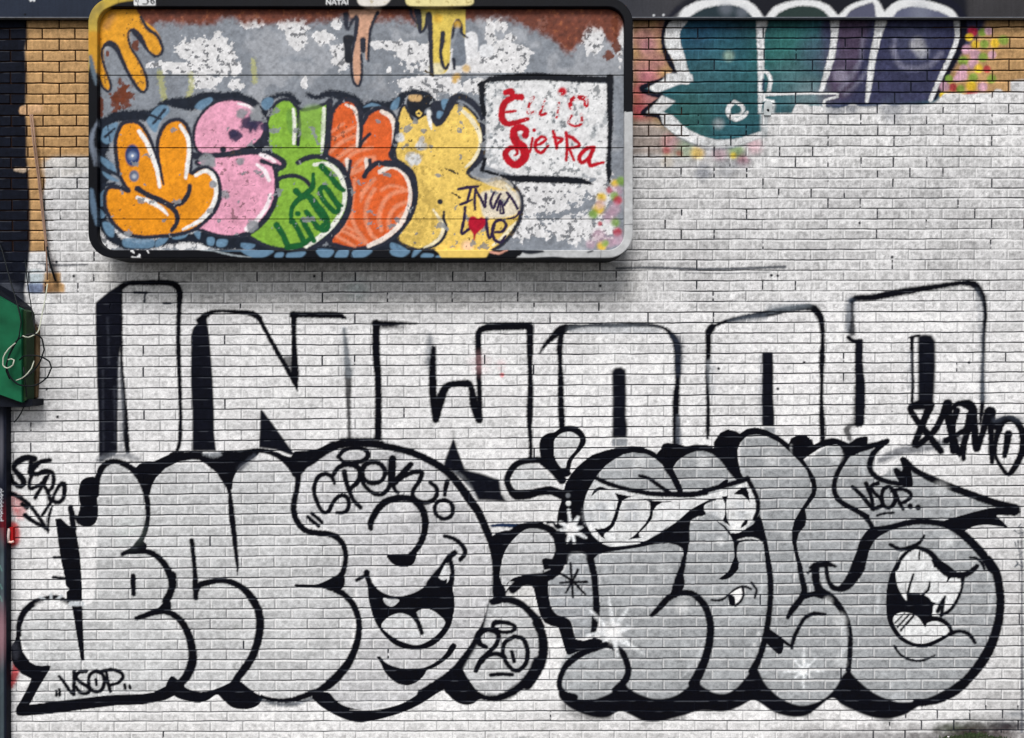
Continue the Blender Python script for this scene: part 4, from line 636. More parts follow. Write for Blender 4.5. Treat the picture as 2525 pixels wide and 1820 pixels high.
for t_ in ('g:505,290,30 580,315,34 630,350,24', 'g:475,375,24 540,430,34 580,510,32', 'g:592,635,22 560,740,34 480,850,38 385,940,44', 'b:310,905,16 400,930,24 470,990,24'): T(t_, col=rgb(244, 232, 238), soft=1.8)
for x_, y_, r_ in ((615,302,22),(632,300,20),(650,312,10),(582,336,14),(575,330,10)): SG.blob(x_, y_, r_, rgb(48, 44, 74), .3, .95, noise=1.2)
for x_, y_, r_ in ((595,280,14),(632,283,18),(592,395,10),(520,402,14),(510,395,18),(555,480,10),(620,555,14),(635,285,14)): SG.blob(x_, y_, r_, rgb(140, 144, 150), .3, .9, noise=1.4)
SG.blob(550, 369, 8, DK, .3)
letter(5, 'f:1060,30 1120,0 1200,5 1260,60 1310,150 1350,260 1378,340 1376,200 1400,100 1450,20 1530,-18 1600,0 1650,80 1668,200 1668,350 1668,450 1730,415 1810,400 1880,450 1912,530 1915,650 1870,780 1780,880 1680,950 1550,985 1400,1002 1250,1010 1100,980 1000,900 940,800 915,700 930,600 990,565 1060,580 1125,605 1080,540 1040,450 1015,300 1012,150', ORG, 34)
for t_ in ('f:1378,330,40 1400,430,34 1430,550,14', 'f:1198,585,46 1290,640,46 1400,690,50 1480,730,46 1540,800,42 1545,880,40 1500,950,34', 'f:1470,735,36 1580,712,42 1640,640,42 1658,560,36', 'f:960,570,30 1060,580,36 1130,610,20'): T(t_, col=DK, soft=1.8)
for t_ in ('f:1215,85,34 1280,180,36 1330,300,36 1370,420,34 1395,570,24', 'f:1575,35,28 1635,130,34 1652,250,34 1635,400,34 1622,490,26', 'f:1710,470,28 1790,430,32 1858,470,38 1885,560,34 1882,660,34 1840,760,36 1750,860,36 1600,940,18', 'f:1198,662,26 1300,695,36 1400,750,34 1462,812,18'): T(t_, col=WHs, soft=1.6)
SG.blobc('f', 1157, 295, 64, rgb(44, 62, 112), soft=.15, al=1, tag=True, ry=96 / 3.544); SG.blobc('f', 1157, 298, 30, rgb(150, 170, 205), soft=.9, al=.9); SG.blobc('f', 1157, 298, 11, WHs, soft=.5)
SG.blobc('f', 1172, 475, 42, rgb(104, 114, 140), soft=.2, ry=50 / 3.544); SG.blobc('f', 1172, 478, 18, rgb(190, 196, 206), soft=.8)
SG.blobc('f', 1208, 585, 24, DK, soft=.3); SG.blobc('f', 1860, 545, 30, rgb(150, 152, 158), soft=.3, noise=1)
K(9)
T('b:1790,870,10 1850,1050,10', al=0)
F('b:1790,860 1850,830 1990,840 2000,920 1945,960 1930,1015 1870,1035 1815,1000 1780,920', rgb(24, 28, 38), 1); F('b:1800,835 1910,835 1900,885 1810,880', rgb(205, 170, 120), 1); T('b:1870,985,14 1890,970,14 1910,990,14 1890,1015,14 1870,1000,12', col=YEL, soft=1.4)
F('b:2000,900 2030,1060 2080,1080 2160,980 2200,890 2100,880', DK, 1); F('b:2090,870 2165,880 2140,965 2095,950', BL, 1); F('b:2055,970 2115,990 2090,1040 2045,1030', BL, 1)
T('b:1975,980,36 1985,1060,34 1998,1125,14', col=WHs, soft=1.8)
for t_ in ('h:195,785,18 190,850,26 212,930,30 190,1010,30 120,1080,28 0,1112,24',): T(t_, col=DK, soft=1.6)
for t_ in ('h:100,770,16 155,850,26 188,920,30 160,1010,28 90,1070,24 20,1100,10', 'c:340,955,24 430,1040,36 505,1170,34 510,1290,34 450,1400,30 385,1460,16', 'h:740,560,20 810,660,24 840,760,20', 'h:850,860,10 790,920,34 700,1020,30 620,1080,16'): T(t_, col=rgb(242, 232, 200), soft=1.8)
T('c:95,1020,34 135,1085,44 200,1020,50 265,880,60 330,845,56 430,890,56 515,990,50 552,1120,50 545,1280,50 500,1400,50 395,1515,20', col=DK, soft=2); T('h:740,512,30 830,590,34 872,690,36 860,840,36 800,960,36 700,1070,30 600,1130,16', col=DK, soft=2)
SG.blobc('h', 160, 700, 24, DK, soft=.3)
for x_, y_, r_ in ((1038,358,13),(1018,392,16),(1030,393,12),(1040,345,8),(988,340,12)): SG.blob(x_, y_, r_, rgb(214, 216, 218), .3, .95, noise=1.3)
for x_, y_, rx in ((1113,420,30),(1060,180,20),(1125,480,20)): T(f'P:{x_-rx/2},{y_-5},4 {x_+rx/2},{y_+8},4', col=rgb(80, 70, 50), soft=1, rough=2)
F('h:430,470 560,500 700,480 800,560 760,600 600,560 520,520', rgb(214, 212, 206), 1.5, .6); F('h:520,620 700,600 840,620 850,780 760,830 560,840 520,760', rgb(222, 220, 216), 2, .75)
SG.blobc('h', 400, 1090, 50, rgb(236, 196, 176), soft=.6, al=.8)
# flaking over the colours
fl = sm(.68, .71, n2 * .6 + fbm(X, Y, 120, 7) * .4) * (SG.id > 0); mixm(fl * .6, rgb(70, 56, 48)); 
fl2 = sm(.645, .66, n3 * .6 + fbm(X, Y, 40, 1) * .4) * (SG.id > 4); mixm(fl2 * .85, rgb(134, 138, 144))
yd = sm(.56, .62, n2 * .5 + fbm(X, Y, 100, 2) * .5) * (SG.id == 9); mixm(yd * .35, rgb(120, 96, 40))
fy = sm(.70, .73, fbm(X, Y, 7, 3) * .7 + fbm(X, Y, 90, 4) * .3) * (SG.id == 9); mixm(fy * .9, rgb(40, 36, 36))
# name panel with red writing
K(10)
F('c:560,705 800,700 1100,698 1620,733 1640,1000 1620,1400 1640,1560 1300,1545 800,1530 560,1450', rgb(228, 229, 231), 1, sharp=True)
m_ = (SG.id == 10); mixm(m_ * sm(.55, .68, fbm(X, Y, 34, 2) * .6 + n2 * .4) * .75, rgb(150, 156, 162)); mixm(m_ * sm(.60, .66, n2 * .6 + fbm(X, Y, 60, 5) * .4) * .7, rgb(84, 92, 98))
BKs = rgb(14, 18, 28)
for t_ in ('c:495,745,14 600,695,44 800,678,60 1000,668,64 1200,680,60 1400,690,60 1650,700,50', 'c:1645,680,60 1645,900,52 1648,1100,44 1638,1300,38 1635,1500,44 1638,1590,24', 'c:525,745,60 530,900,44 548,1000,40', 'h:540,430,26 600,445,26 665,460,24', 'h:690,470,24 800,495,54 1000,502,60 1200,508,60 1400,522,50 1490,545,14', 'h:530,420,36 550,330,36'): T(t_, col=BKs, soft=2, rough=1.2)
RDs = rgb(184, 14, 34); K(11)
for t_ in ('c:735,810,50 780,800,56 800,840,50 870,850,56', 'c:800,850,50 735,890,56 702,960,56 705,1040,60 750,1082,52 830,1068,44 925,1040,34', 'c:740,980,26 820,970,20', 'c:975,850,28 942,910,26 930,985,26 985,982,24', 'c:1080,870,14 1050,950,20 1035,1005,26 1085,992,22', 'c:1200,900,22 1190,960,18 1178,1025,24',
    'c:1435,920,44 1430,865,44 1350,855,44 1300,880,34 1300,925,40 1312,960,20', 'c:1395,1000,20 1400,1060,24 1370,1100,24 1310,1095,20 1280,1060,24 1310,1010,20', 'c:905,1180,60 915,1140,50 860,1112,56 805,1145,64 820,1230,76 890,1300,80 900,1370,76 830,1440,64 760,1405,60 732,1340,54 780,1290,44 825,1300,36 835,1340,26 810,1360,18',
    'c:968,1210,24 945,1330,22', 'c:985,1275,20 1050,1250,26 1085,1215,26 1050,1195,28 1000,1235,30 995,1300,30 1045,1335,30 1105,1275,22', 'c:1150,1150,26 1165,1210,30 1180,1290,34', 'c:1155,1200,24 1225,1218,32 1175,1262,26', 'c:1262,1160,28 1270,1280,30 1262,1400,24', 'c:1270,1185,30 1330,1215,34 1378,1275,26 1275,1300,26', 'c:1290,1300,26 1330,1400,22',
    'c:1505,1290,34 1440,1300,36 1378,1370,38 1395,1420,36 1450,1390,30 1500,1310,30', 'c:1500,1300,34 1465,1390,36 1472,1448,34 1530,1432,30 1588,1420,22'): T(t_, col=RDs, soft=1.6)
SG.blobc('c', 1228, 800, 38, RDs, soft=.4, tag=True); SG.blobc('c', 982, 1138, 17, RDs, soft=.3, tag=True); T('c:1320,900,10 1340,960,30 1350,1000,30', col=rgb(70, 76, 84), soft=1.5, al=.7)
wr = sm(.58, .62, n2) * (SG.id == 11) * (Y < 305) * (X > 1290); mixm(wr * .8, rgb(225, 226, 228))
K(12)
IK = rgb(44, 32, 66)
for t_ in ('h:322,590,24 400,575,30 490,565,22', 'h:430,580,26 412,640,26 400,700,24', 'h:335,725,24 400,700,24 440,680,16', 'h:470,590,24 462,680,24 465,765,22', 'h:480,605,22 530,700,26 552,745,24 560,630,24', 'h:630,620,20 600,700,26 625,755,24 655,690,24 690,630,20', 'h:660,770,24 690,690,24 715,800,22 690,800,20 685,700,20', 'h:745,620,24 800,690,26 838,760,22', 'h:770,650,20 720,730,22', 'h:380,750,26 370,850,26 350,975,28 430,925,26', 'h:560,860,34 570,940,32 592,1015,26 620,960,24 640,880,20',
    'h:640,965,22 700,962,26 738,905,26 700,862,26 640,880,28 615,960,28 640,1035,28 690,1052,26 732,1000,20', 'h:850,790,24 820,832,18 740,850,12'): T(t_, col=IK, soft=1.4)
F('h:405,875 425,830 465,828 492,850 520,832 552,845 550,910 512,950 472,990 465,1040 448,1030 452,990 415,930', rgb(178, 18, 46), 1)
K(0)
for x_, y_, c_, r_ in ((1690,540,YL,34),(1640,600,RD,30),(1700,600,PK,50),(1680,650,GR,36),(1715,690,RD,38),(1690,760,PK,50),(1570,660,YL,40),(1550,760,YL,50),(1500,810,GR,40),(1640,830,PK,60),(1690,880,GR,40),(1710,965,RD,38),(1570,1085,YL,40),(1640,1050,PK,50),(1740,520,GR,40),(1600,1060,GR,30),(1720,1030,PK,50),(1550,1000,PK,60),(1560,720,PK,40),(1480,1070,PK,40),(1560,890,RD,20)):
    SG.blobc('h', x_, y_, r_, c_, soft=.5, al=.85 if c_ is not PK else .5, noise=.5)
FACE = SG.c.copy(); FID = SG.id.copy()
# frame paint: black, grey-white at the lower right, drips and blocks running over it
fr = np.zeros((SG.h, SG.w), np.float32)
SG2 = Canvas(205, -16, 1575, 655); SG2.c[:] = rgb(9, 11, 18) * (0.8 + .5 * n3)[..., None]; SG2.id[:] = 0
G_, S_ = SG2.fill, SG2.stroke
gm = ((X > 1500) & (Y > 274 + 3 * n2)) | ((Y > 600) & (X > 1266 + 1.1 * (640 - Y) + 8 * n2))
SG2.c[gm] = (rgb(182, 184, 186) * (0.72 + .34 * n1 + .3 * n2)[..., None])[gm]
G_('h:870,1120 1060,1125 1075,1140 950,1160 880,1145', rgb(30, 34, 44), 1); G_('h:810,1190 870,1120 860,1120 780,1190', rgb(9, 11, 18), 1); SG2.fill('h:1440,1140 1500,1120 1500,1135 1450,1150', rgb(30, 34, 44), 1); SG2.fill('h:1000,1190 1160,1180 1260,1200 1000,1200', rgb(40, 44, 52), 1)
SG2.pid = 2
yt = rgb(196, 168, 70)
G_('a:740,700 740,100 860,-60 1330,-60 1330,-10 1140,8 1040,25 960,60 890,120 860,200 850,330 840,640 800,540', yt, 1)
SG2.c[:] = SG2.c * (1 - ((SG2.id == 2) * sm(.45, .7, n1) * .5)[..., None]) + rgb(110, 104, 70) * ((SG2.id == 2) * sm(.45, .7, n1) * .5)[..., None]
G_('a:765,290 860,290 850,640 800,560 770,420', rgb(204, 150, 48), 3)
SG2.pid = 0
S_('a:790,500,30 820,640,40 840,740,10', col=rgb(96, 112, 126), soft=4); S_('f:860,-20,10 800,160,40 830,380,10', col=rgb(120, 130, 146), soft=4, al=.9); S_('f:800,600,30 820,760,50 845,900,14', col=rgb(96, 120, 144), soft=4, al=.9); S_('f:830,240,30 860,380,20', col=rgb(120, 130, 146), soft=4, al=.6)
for k_, t_ in enumerate(('f:2090,1125 2268,1130 g:100,1135', 'g:330,1125 420,1122 620,1128 520,1192 420,1185', 'g:640,1150 710,1145 690,1192 630,1192', 'g:740,1150 770,1145 900,1138 850,1192 730,1192', 'g:995,1120 1145,1124 1100,1192 1030,1184', 'g:1190,1124 1275,1124 1250,1192 1155,1192', 'g:1320,1124 1482,1124 1400,1192 1305,1192', 'g:1640,1120 1810,1124 1750,1184 1650,1164', 'g:1850,1120 1915,1120 1830,1192', 'g:1925,1152 2020,1160 2000,1192 1905,1190', 'g:2040,1175 2080,1170 2110,1192 2030,1192')):
    SG2.pid = 30 + k_ if k_ < 10 else 0; G_(t_, BL * .95, 1)
S_('g:-20,1120,10 100,1130,14 250,1165,16 420,1188,10', col=rgb(150, 160, 166), soft=1.5); S_('g:1290,1130,10 1310,1190,10', col=rgb(30, 34, 46), soft=1)
SG2.pid = 9
G_('h:110,1110 620,1110 590,1140 545,1195 175,1195 150,1150', YEL, 1); S_('h:600,1140,18 680,1150,18 745,1122,10', col=rgb(220, 160, 140), soft=2)
SG2.pid = 4
G_('b:1800,-60 2268,-60 c:420,-60 455,20 400,50 b:1800,50', rgb(232, 220, 158), 1); G_('b:1375,-60 1640,-60 1590,46 1375,46', rgb(226, 222, 216), 1); SG2.c[:] = SG2.c * (1 - ((SG2.id == 4) * sm(.6, .7, n2) * .5)[..., None]) + rgb(150, 130, 70) * ((SG2.id == 4) * sm(.6, .7, n2) * .5)[..., None]
SG2.pid = 5
G_('a:1170,-60 1360,-60 1360,45 1355,50 1172,50', rgb(226, 228, 230), .3, sharp=True); S_('a:1207,-20,8 1207,50,8', col=BKs, soft=.7); S_('a:1190,5,12 1191,15,12', col=BKs, soft=1)
S_('a:1278,-20,10 1282,-4,10 1298,14,14 1284,36,11 1250,36,12', col=BKs, soft=.8, rough=.2)
S_('a:1340,-20,10 1322,-4,12 1320,20,12 1335,37,10 1350,20,12 1340,4,9 1324,8,9', col=BKs, soft=.8, rough=.2)
for k_, t_ in enumerate(('b:1082,-4,10 1082,38,10', 'b:1082,0,10 1115,38,11', 'b:1116,-4,10 1116,38,10', 'b:1130,38,9 1148,0,10 1166,38,10', 'b:1138,26,8 1160,26,8', 'b:1172,2,10 1208,2,10', 'b:1190,2,12 1190,38,12', 'b:1214,38,10 1232,0,10 1252,38,10', 'b:1222,26,8 1244,26,8', 'b:1266,0,10 1266,36,10')):
    SG2.pid = 50 + (0, 0, 0, 1, 1, 2, 2, 3, 3, 4)[k_]; S_(t_, col=rgb(226, 228, 230), soft=.9, rough=.2)
SG2.pid = 0
for t_ in ('f:1155,1130,20 1170,1145,16', 'f:1290,1130,14 1300,1145,12', 'f:1158,1185,20 1180,1192,18', 'f:1200,1195,16 1220,1165,14 1218,1195,20', 'f:1200,1195,14 1226,1198,14'): S_(t_, col=rgb(230, 232, 234), soft=.8, rough=1)
SG2.pid = 0
# ---------------------------------------------------------------- metal fascia canvas (paint that climbs from the wall onto it)
FA = Canvas(0, -60, 2525, 60)
X, Y = FA.X, FA.Y; t_ = sm(1100, 1900, X)[..., None]
FA.c[:] = rgb(34, 42, 58) * (1 - t_) + rgb(60, 59, 62) * t_; FA.c *= (0.75 + .5 * fbm(X, Y, 90, 3, 3))[..., None]
FA.c *= (0.9 + .2 * vn(X, Y, 3, 2, 60))[..., None]
FA.pid = 1; F, T = FA.fill, FA.stroke
FA.fill('P:1655,70 1668,20 1710,-10 2370,-15 2385,30 2380,70', rgb(20, 22, 32), 5)
F('P:1670,70 1690,30 1740,8 1790,4 1840,14 1870,40 1876,70', rgb(34, 50, 58), 3); F('P:1890,70 1920,25 1970,10 2020,14 2056,50 2060,70', rgb(40, 56, 54), 3); F('P:2070,70 2085,35 2140,8 2165,6 2170,70', rgb(84, 86, 108), 3); F('P:2190,70 2200,35 2230,18 2290,16 2350,44 2365,70', rgb(94, 98, 122), 3)
for t_ in ('d:370,190,90 470,110,90 580,50,80 700,24,60 850,14,60 960,30,76 1050,90,84 1110,170,76', 'd:1180,180,70 1270,80,64 1440,28,52 1600,34,56 1700,80,64 1770,160,70', 'd:1800,180,60 1900,70,44 2030,18,40 2110,6,40 2145,60,60 2180,180,100', 'e:1050,180,90 1150,60,76 1300,24,70 1500,60,64 1620,110,64 1700,180,60'): T(t_, col=WH2, soft=3)
T('e:1520,-20,60 1660,50,60 1745,180,70', col=BK2, soft=4); T('d:330,180,90 400,80,60', col=BK2, soft=6, al=.9)
for x_, y_, r_ in ((1790,20,16),(2270,30,24),(1830,30,14)): FA.blob(x_, y_, r_, rgb(140, 146, 160), .8, .4)
FA.pid = 2
for t_ in ('P:74,-1,5 76,1,6', 'P:82,-1,5 84,1,6'): T(t_, col=rgb(220, 222, 226), soft=.8)
FA.pid = 0
for x_, y_ in ((62,36),(80,43)): FA.blob(x_, y_, 3, rgb(8, 10, 18), .4)
for x_, y_ in ((1612,38),(1636,37)): FA.blob(x_, y_, 3, rgb(200, 204, 208), .4)
# ---------------------------------------------------------------- brick wall relief
JL = [43.4,69.7,96.5,124.2,151,177.2,205.1,231.4,256.2,284.4,310.4,336.2,361.9,387.3,413.5,439,466,492.4,518,543.2,568.3,593.5,619.4,644.8,670.5,696.4,722.2,748.5,774.8,801.6,827.5,852.4,879.2,905.4,931.4,958.2,986,1011.8,1037.8,1064,1089.5,1115.3,1142.2,1168.8,1194.2,1221,1247,1272.2,1298.7,1325.1,1351.2,1376.5,1403.6,1428.5,1453.1,1479.1,1504.2,1528.5,1553.4,1578.3,1603.4,1628.3,1653.2,1679,1705,1730.8,1756.2,1779,1804.5,1829.5,1855]
JR = [41,67.2,93.1,119.9,146.7,173.5,200.3,227.1,255.4,280.8,307.6,334.4,360.6,386.5,413.4,439.4,464.1,488.6,514,540.2,564.8,589.6,614.8,640.1,665.8,691.1,717,742.5,768.2,793.7,819.7,845.3,869.3,894,918.7,943.5,970,996.3,1021.1,1046.5,1071.5,1097,1122,1147.5,1173.9,1200,1225.6,1250.8,1278.7,1304,1329.2,1354.4,1381.8,1409,1436.3,1463.5,1490.6,1515.9,1543,1569,1594.3,1621.5,1648,1675,1700.5,1725.5,1751.4,1776.6,1801.1,1827,1853]
JL = np.array([17.0] + JL); JR = np.array([15.0] + JR); NC = len(JL)
rowk, rowf = [], []      # course index, offset descriptor
for k in range(NC - 1):
    for off in (-2.0, -1.15, 0.95, 2.0, 4.3): rowk.append(k); rowf.append((off, 0.0))
    for i in range(1, 10): rowk.append(k); rowf.append((4.3, i / 10))
rowk.append(NC - 1); rowf.append((-2.0, 0)); rowk = np.array(rowk)
HB = 40.45
colj, colf = [], []
j0, j1 = -30, 92
xbase = lambda j: 23.0 + 40.45 * j
for j in range(j0, j1):
    fine = -60 < xbase(j) < 2590
    for off in (-2.1, -1.25, 1.25, 2.1): colj.append(j); colf.append((off, 0.0))
    n = 18 if fine else 3
    for i in range(1, n): colj.append(j); colf.append((2.1, i / n))
colj.append(j1); colf.append((-2.1, 0)); colj = np.array(colj)
xs = np.array([xbase(j) + (f[0] if f[1] == 0 else 2.1 + (HB - 4.2) * f[1]) for j, f in zip(colj, colf)])
u = (xs - 180) / 2120.0; u = np.clip(u, -.35, 1.35)
yj = JL[:, None] + (JR - JL)[:, None] * u[None]          # joint lines
yj = yj + (vn(xs[None] + 0 * yj, np.arange(NC)[:, None] * 37.0 + 0 * yj, 46, 3) - .5) * 1.5 + (vn(xs[None] + 0 * yj, np.arange(NC)[:, None] * 91.0 + 0 * yj, 9, 5) - .5) * .7
NR = len(rowk); NX = len(xs)
PY = np.zeros((NR, NX)); offr = np.array([f[0] for f in rowf]); frr = np.array([f[1] for f in rowf])
for r in range(NR):
    k = rowk[r]
    if frr[r] == 0: PY[r] = yj[k] + offr[r]
    else: PY[r] = (yj[k] + 4.3) * (1 - frr[r]) + (yj[k + 1] - 2.0) * frr[r]
core_row = (frr == 0) & (np.abs(offr) < 1.5); lip_row = (frr == 0) & (offr > 1.5) & (offr < 5)
brick_k = np.where((frr == 0) & (offr < 0), rowk - 1, rowk)
offc = np.array([f[0] for f in colf]); frc = np.array([f[1] for f in colf])
near = (frc == 0)
act = (colj[None] + brick_k[:, None]) % 2 == 0           # this half-brick line is a real joint in this course
jr = rng.random((NC + 2, 300)); jr2 = rng.random((NC + 2, 300)); br = rng.random((NC + 2, 300)); bt_ = rng.random((NC + 2, 300))
jit = (jr2[brick_k][:, colj + 100] - .5) * 3.0
PX = xs[None] + np.zeros((NR, 1)); sc = 1 - 0.016 * (PY / 1800.0); PX = CX + (PX - CX) * sc
falloff = np.where(near, 1.0, np.clip(1 - frc * 5, 0, 1))
falloff = falloff[None] * np.ones((NR, 1))
PX = PX + jit * falloff * act
isv = near[None] & (np.abs(offc)[None] < 1.5) & act & ~core_row[:, None]
isve = near[None] & act & ~core_row[:, None]
tan_m = ((PX < 130) & (PY < 620)) | ((PX < 232) & (PY < 392)) | ((PX > 1555) & (PX < 1700) & (PY < 400)) | ((PX > 2300) & (PY < 240))
popen = np.where(tan_m, 1.2, np.where(PY < 560, .42, np.where(PY < 760, .2, np.where(PY < 1100, .07, .02)))) + np.where((PX > 2150) & (PY > 1740), .8, 0)
teal = (PX > 1640) & (PX < 2420) & (PY < 265); popen = np.where(teal, .25, popen)
jopen = jr[brick_k][:, colj + 100] < popen
HO = np.zeros((NR, NX))
bj = np.floor((colj[None] - (brick_k[:, None] % 2)) / 2).astype(int)
HO += (br[brick_k[:, None], (bj + 100) % 300] - .5) * 0.0022
HO += (fbm(PX, PY, 9, 2, 3) - .5) * 0.0016 + (fbm(PX, PY, 40, 4, 2) - .5) * 0.0018
zone = np.where(PY < 690, .42, np.where(PY < 760, .5, .80)) + np.where((PX > 1300) & (PY > 760), .08, 0)
gapn = fbm(PX, np.broadcast_to(brick_k[:, None] * 53.0, PX.shape), 110, 4, 3)
opn = np.clip(zone + (gapn - .5) * np.where(PY < 760, 1.5, 1.3), .12, 1); opn = np.where(tan_m, 1, np.where(teal, .85, opn))
opn = np.where(np.abs(PY - JL[24] ) < 0, 1, opn)
HO = np.where(core_row[:, None], -0.0085 * opn, HO)
vpart = vn(PX * 0 + colj[None] * 31.0, PY, 9, 6) + vn(PX * 0 + colj[None] * 13.0, PY, 4, 2) * .5        # open joints only partly raked out
jamt = np.where(jopen, np.clip((vpart - .35) * 3.2, 0, 1), 0); jamt = np.where(tan_m & jopen, 1, jamt)
HO = np.where(isv, -0.0012 - 0.0068 * jamt, HO)
# ---- colour
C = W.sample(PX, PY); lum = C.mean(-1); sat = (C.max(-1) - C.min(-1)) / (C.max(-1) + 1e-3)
white = sm(.16, .34, lum) * (1 - sm(.12, .3, sat)); dark = 1 - sm(.03, .12, lum)
tone = 1 + (bt_[brick_k[:, None], (bj + 100) % 300] - .5) * np.where(PX > 1000, .2, .13)
up = 1 - sm(700, 780, PY)
mot = 1 + (fbm(PX, PY, 8, 3, 3) - .5) * .75 + (vn(PX, PY, 2.3, 1) - .5) * .26 + up * ((vn(PX, PY, 2.6, 2, 16) - .5) * .26 + (vn(PX, PY, 5, 5, 30) - .5) * .14) + (1 - up) * (vn(PX + PY * .8, PY - PX * .3, 7, 6, 3) - .5) * .26
mot = np.where(isve, 1 + (mot - 1) * .3, mot)
mot2 = 1 + (fbm(PX, PY, 60, 6, 3) - .5) * .2
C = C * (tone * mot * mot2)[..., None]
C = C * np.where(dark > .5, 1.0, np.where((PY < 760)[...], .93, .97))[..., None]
old_ = np.clip((PY < 760) * (fbm(PX, PY, 6, 5, 3) > .60) * .22, 0, 1) * white; C = C * (1 - old_)[..., None]
# paler lip below each bed joint: unsilvered white plus painted edge highlights
ls = np.where(lip_row[:, None], np.where(lum < .5, .48, .72) * white, 0.) * (.5 + 1.0 * vn(PX, PY, 60, 2)); ls = np.clip(np.where(near[None] & act & (offc[None] > 0) & ~core_row[:, None], .75 * white * np.where(lum < .5, .6, 1) * (1 - jamt), ls), 0, 1)
le = np.where(lip_row[:, None] & (white < .5) & (dark < .6), .55 * (.4 + vn(PX, PY, 40, 2)), 0) + np.where(near[None] & act & (offc[None] > 0) & ~core_row[:, None] & (white < .5) & (dark < .6), .3, 0); C = C * (1 + le[..., None])
C = C * (1 - ls[..., None]) + (WHITE * 1.0) * ls[..., None]
ld = np.where(lip_row[:, None] & (offr[:, None] < 3), dark * .16 * sm(.45, .7, vn(PX, PY, 22, 7)), 0); C = C * (1 - ld[..., None]) + rgb(150, 156, 168) * ld[..., None]
# unpainted mortar in open joints, recess shade and closed-joint shadow lines painted in
MORT = rgb(34, 38, 50); MT = rgb(52, 34, 26)
gs = np.where(core_row[:, None], np.clip(opn * 1.05 - .05, .12, .96), 0)
gs = np.where(isv, .95 * jamt, gs); vd = isve & (offc[None] < 0) & (jamt < .5); jg = jr2[brick_k][:, (colj + 37) % 300]
gs = np.where(vd, np.maximum(gs, (.12 + .5 * jg) * (.25 + .75 * white) * np.clip(vpart * 1.3, .3, 1)), gs)
mcol = np.where(tan_m[..., None], MT, MORT)
C = C * (1 - gs[..., None]) + mcol * gs[..., None]
C = np.clip(C, 0.0015, .9)
ZX = wx(PX); ZZ = wz(PY); V = np.stack([ZX, -HO, ZZ], -1)
V[..., 2] = np.maximum(V[..., 2], -0.12)
# the wall's own winding: rows run downward, columns to the right
cxm = (PX[1:, :-1] + PX[:-1, 1:]) / 2; cym = (PY[1:, :-1] + PY[:-1, 1:]) / 2
ID = W.ids(cxm, cym); ID[(cxm < 0) | (cxm > 2525)] = 0; ID[(cxm < 0)] = 1; ID[(cym > 1845)] = 0
wall = thing('brick_wall', 'long painted brick wall covered in black and silver graffiti', 'wall', (0, 0, 0))
NM = [(0, 'brickwork', None), (1, 'black_painted_bricks', 'black painted end of the wall at the left'), (2, 'spray_painted_letters', 'teal and purple letters with white outline under the fascia'), (3, 'painted_dots', 'red, yellow, green and pink sprayed dots'),
      (4, 'outline_letter', 'tall outline letter I with black left edge'), (5, 'outline_letter', 'outline letter N'), (6, 'outline_letter', 'outline letter W'), (7, 'outline_letter', 'first outline letter O'), (8, 'outline_letter', 'second outline letter O'), (9, 'outline_letter', 'outline letter D at the right'),
      (10, 'bubble_lettering', 'silver bubble letters of the left piece'), (11, 'cartoon_face', 'round silver letter with laughing mouth and big eye'), (12, 'bubble_figure', 'small rounded silver figure between the two pieces'), (13, 'bubble_lettering', 'darker silver bubble letters of the right piece'),
      (14, 'toothy_grin', 'wide wavy mouth with white teeth'), (15, 'open_mouth', 'open mouth with teeth and striped tongue'), (16, 'graffiti_tag', 'black tag reading SERO with an arrow'), (17, 'graffiti_tag', 'large black tag under the letter D'), (18, 'graffiti_tag', 'tag VSOP at lower left'),
      (19, 'graffiti_tag', 'tag with a halo at the top of the round letter'), (20, 'graffiti_tag', 'number 20 under a halo'), (21, 'graffiti_tag', 'tag VSOP on the arrow at the right')]
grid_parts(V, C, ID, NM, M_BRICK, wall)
bv, bf = [], []; box(bv, bf, float(V[..., 0].min()), float(V[..., 0].max()), 0.015, 0.30, -0.1, 3.6)
mesh_obj('wall_core', bv, bf, mat_plain('core_brick', rgb(150, 120, 95), .9), wall)
# ---------------------------------------------------------------- metal fascia over the wall
DF = 0.045
fas = thing('metal_fascia', 'dark metal fascia band along the top of the brick wall', 'fascia', (0, -DF, float(wz(0))))
fx = np.concatenate([np.arange(-1400, 0, 80), np.arange(0, 2526, 2.2), np.arange(2560, 3800, 80)]); fy = np.concatenate([[-560, -300, -120], np.arange(-60, 43, 2.0), [42.6]])
FX, FY = np.meshgrid(fx, fy); FC = FA.sample(FX, FY) * (0.92 + .16 * vn(FX, FY, 2.5, 4))[..., None]
FV = np.stack([wx(FX, DF), -DF - 0.0006 * (fbm(FX, FY, 120, 3, 2) - .5) * 4, wz(FY, DF)], -1)
FI = FA.ids((FX[1:, :-1] + FX[:-1, 1:]) / 2, (FY[1:, :-1] + FY[:-1, 1:]) / 2)
grid_parts(FV, FC, FI, [(0, 'fascia_panel', None), (1, 'painted_lettering', 'white edged tops of the teal letters'), (2, 'lettering_fragment', 'two small white marks')], M_METAL, fas)
bv, bf = [], []; zb = float(wz(42.6, DF)); zt = float(wz(-560, DF)); xl, xr = float(FV[..., 0].min()), float(FV[..., 0].max())
box(bv, bf, xl, xr, -DF + .004, .012, zb + .002, zt); mesh_obj('fascia_box', bv, bf, mat_plain('fascia_dark', rgb(20, 22, 30), .6), fas)
lv, lf = [], []; box(lv, lf, xl, xr, -DF - .006, -DF + .02, float(wz(44.8, DF)), float(wz(42.9, DF)))
mesh_obj('drip_edge', lv, lf, mat_plain('drip_metal', rgb(112, 116, 124), .45, .0), fas)
lv, lf = [], []; box(lv, lf, xl, xr, -.012, .01, float(wz(51, .0)), float(wz(40, 0)))
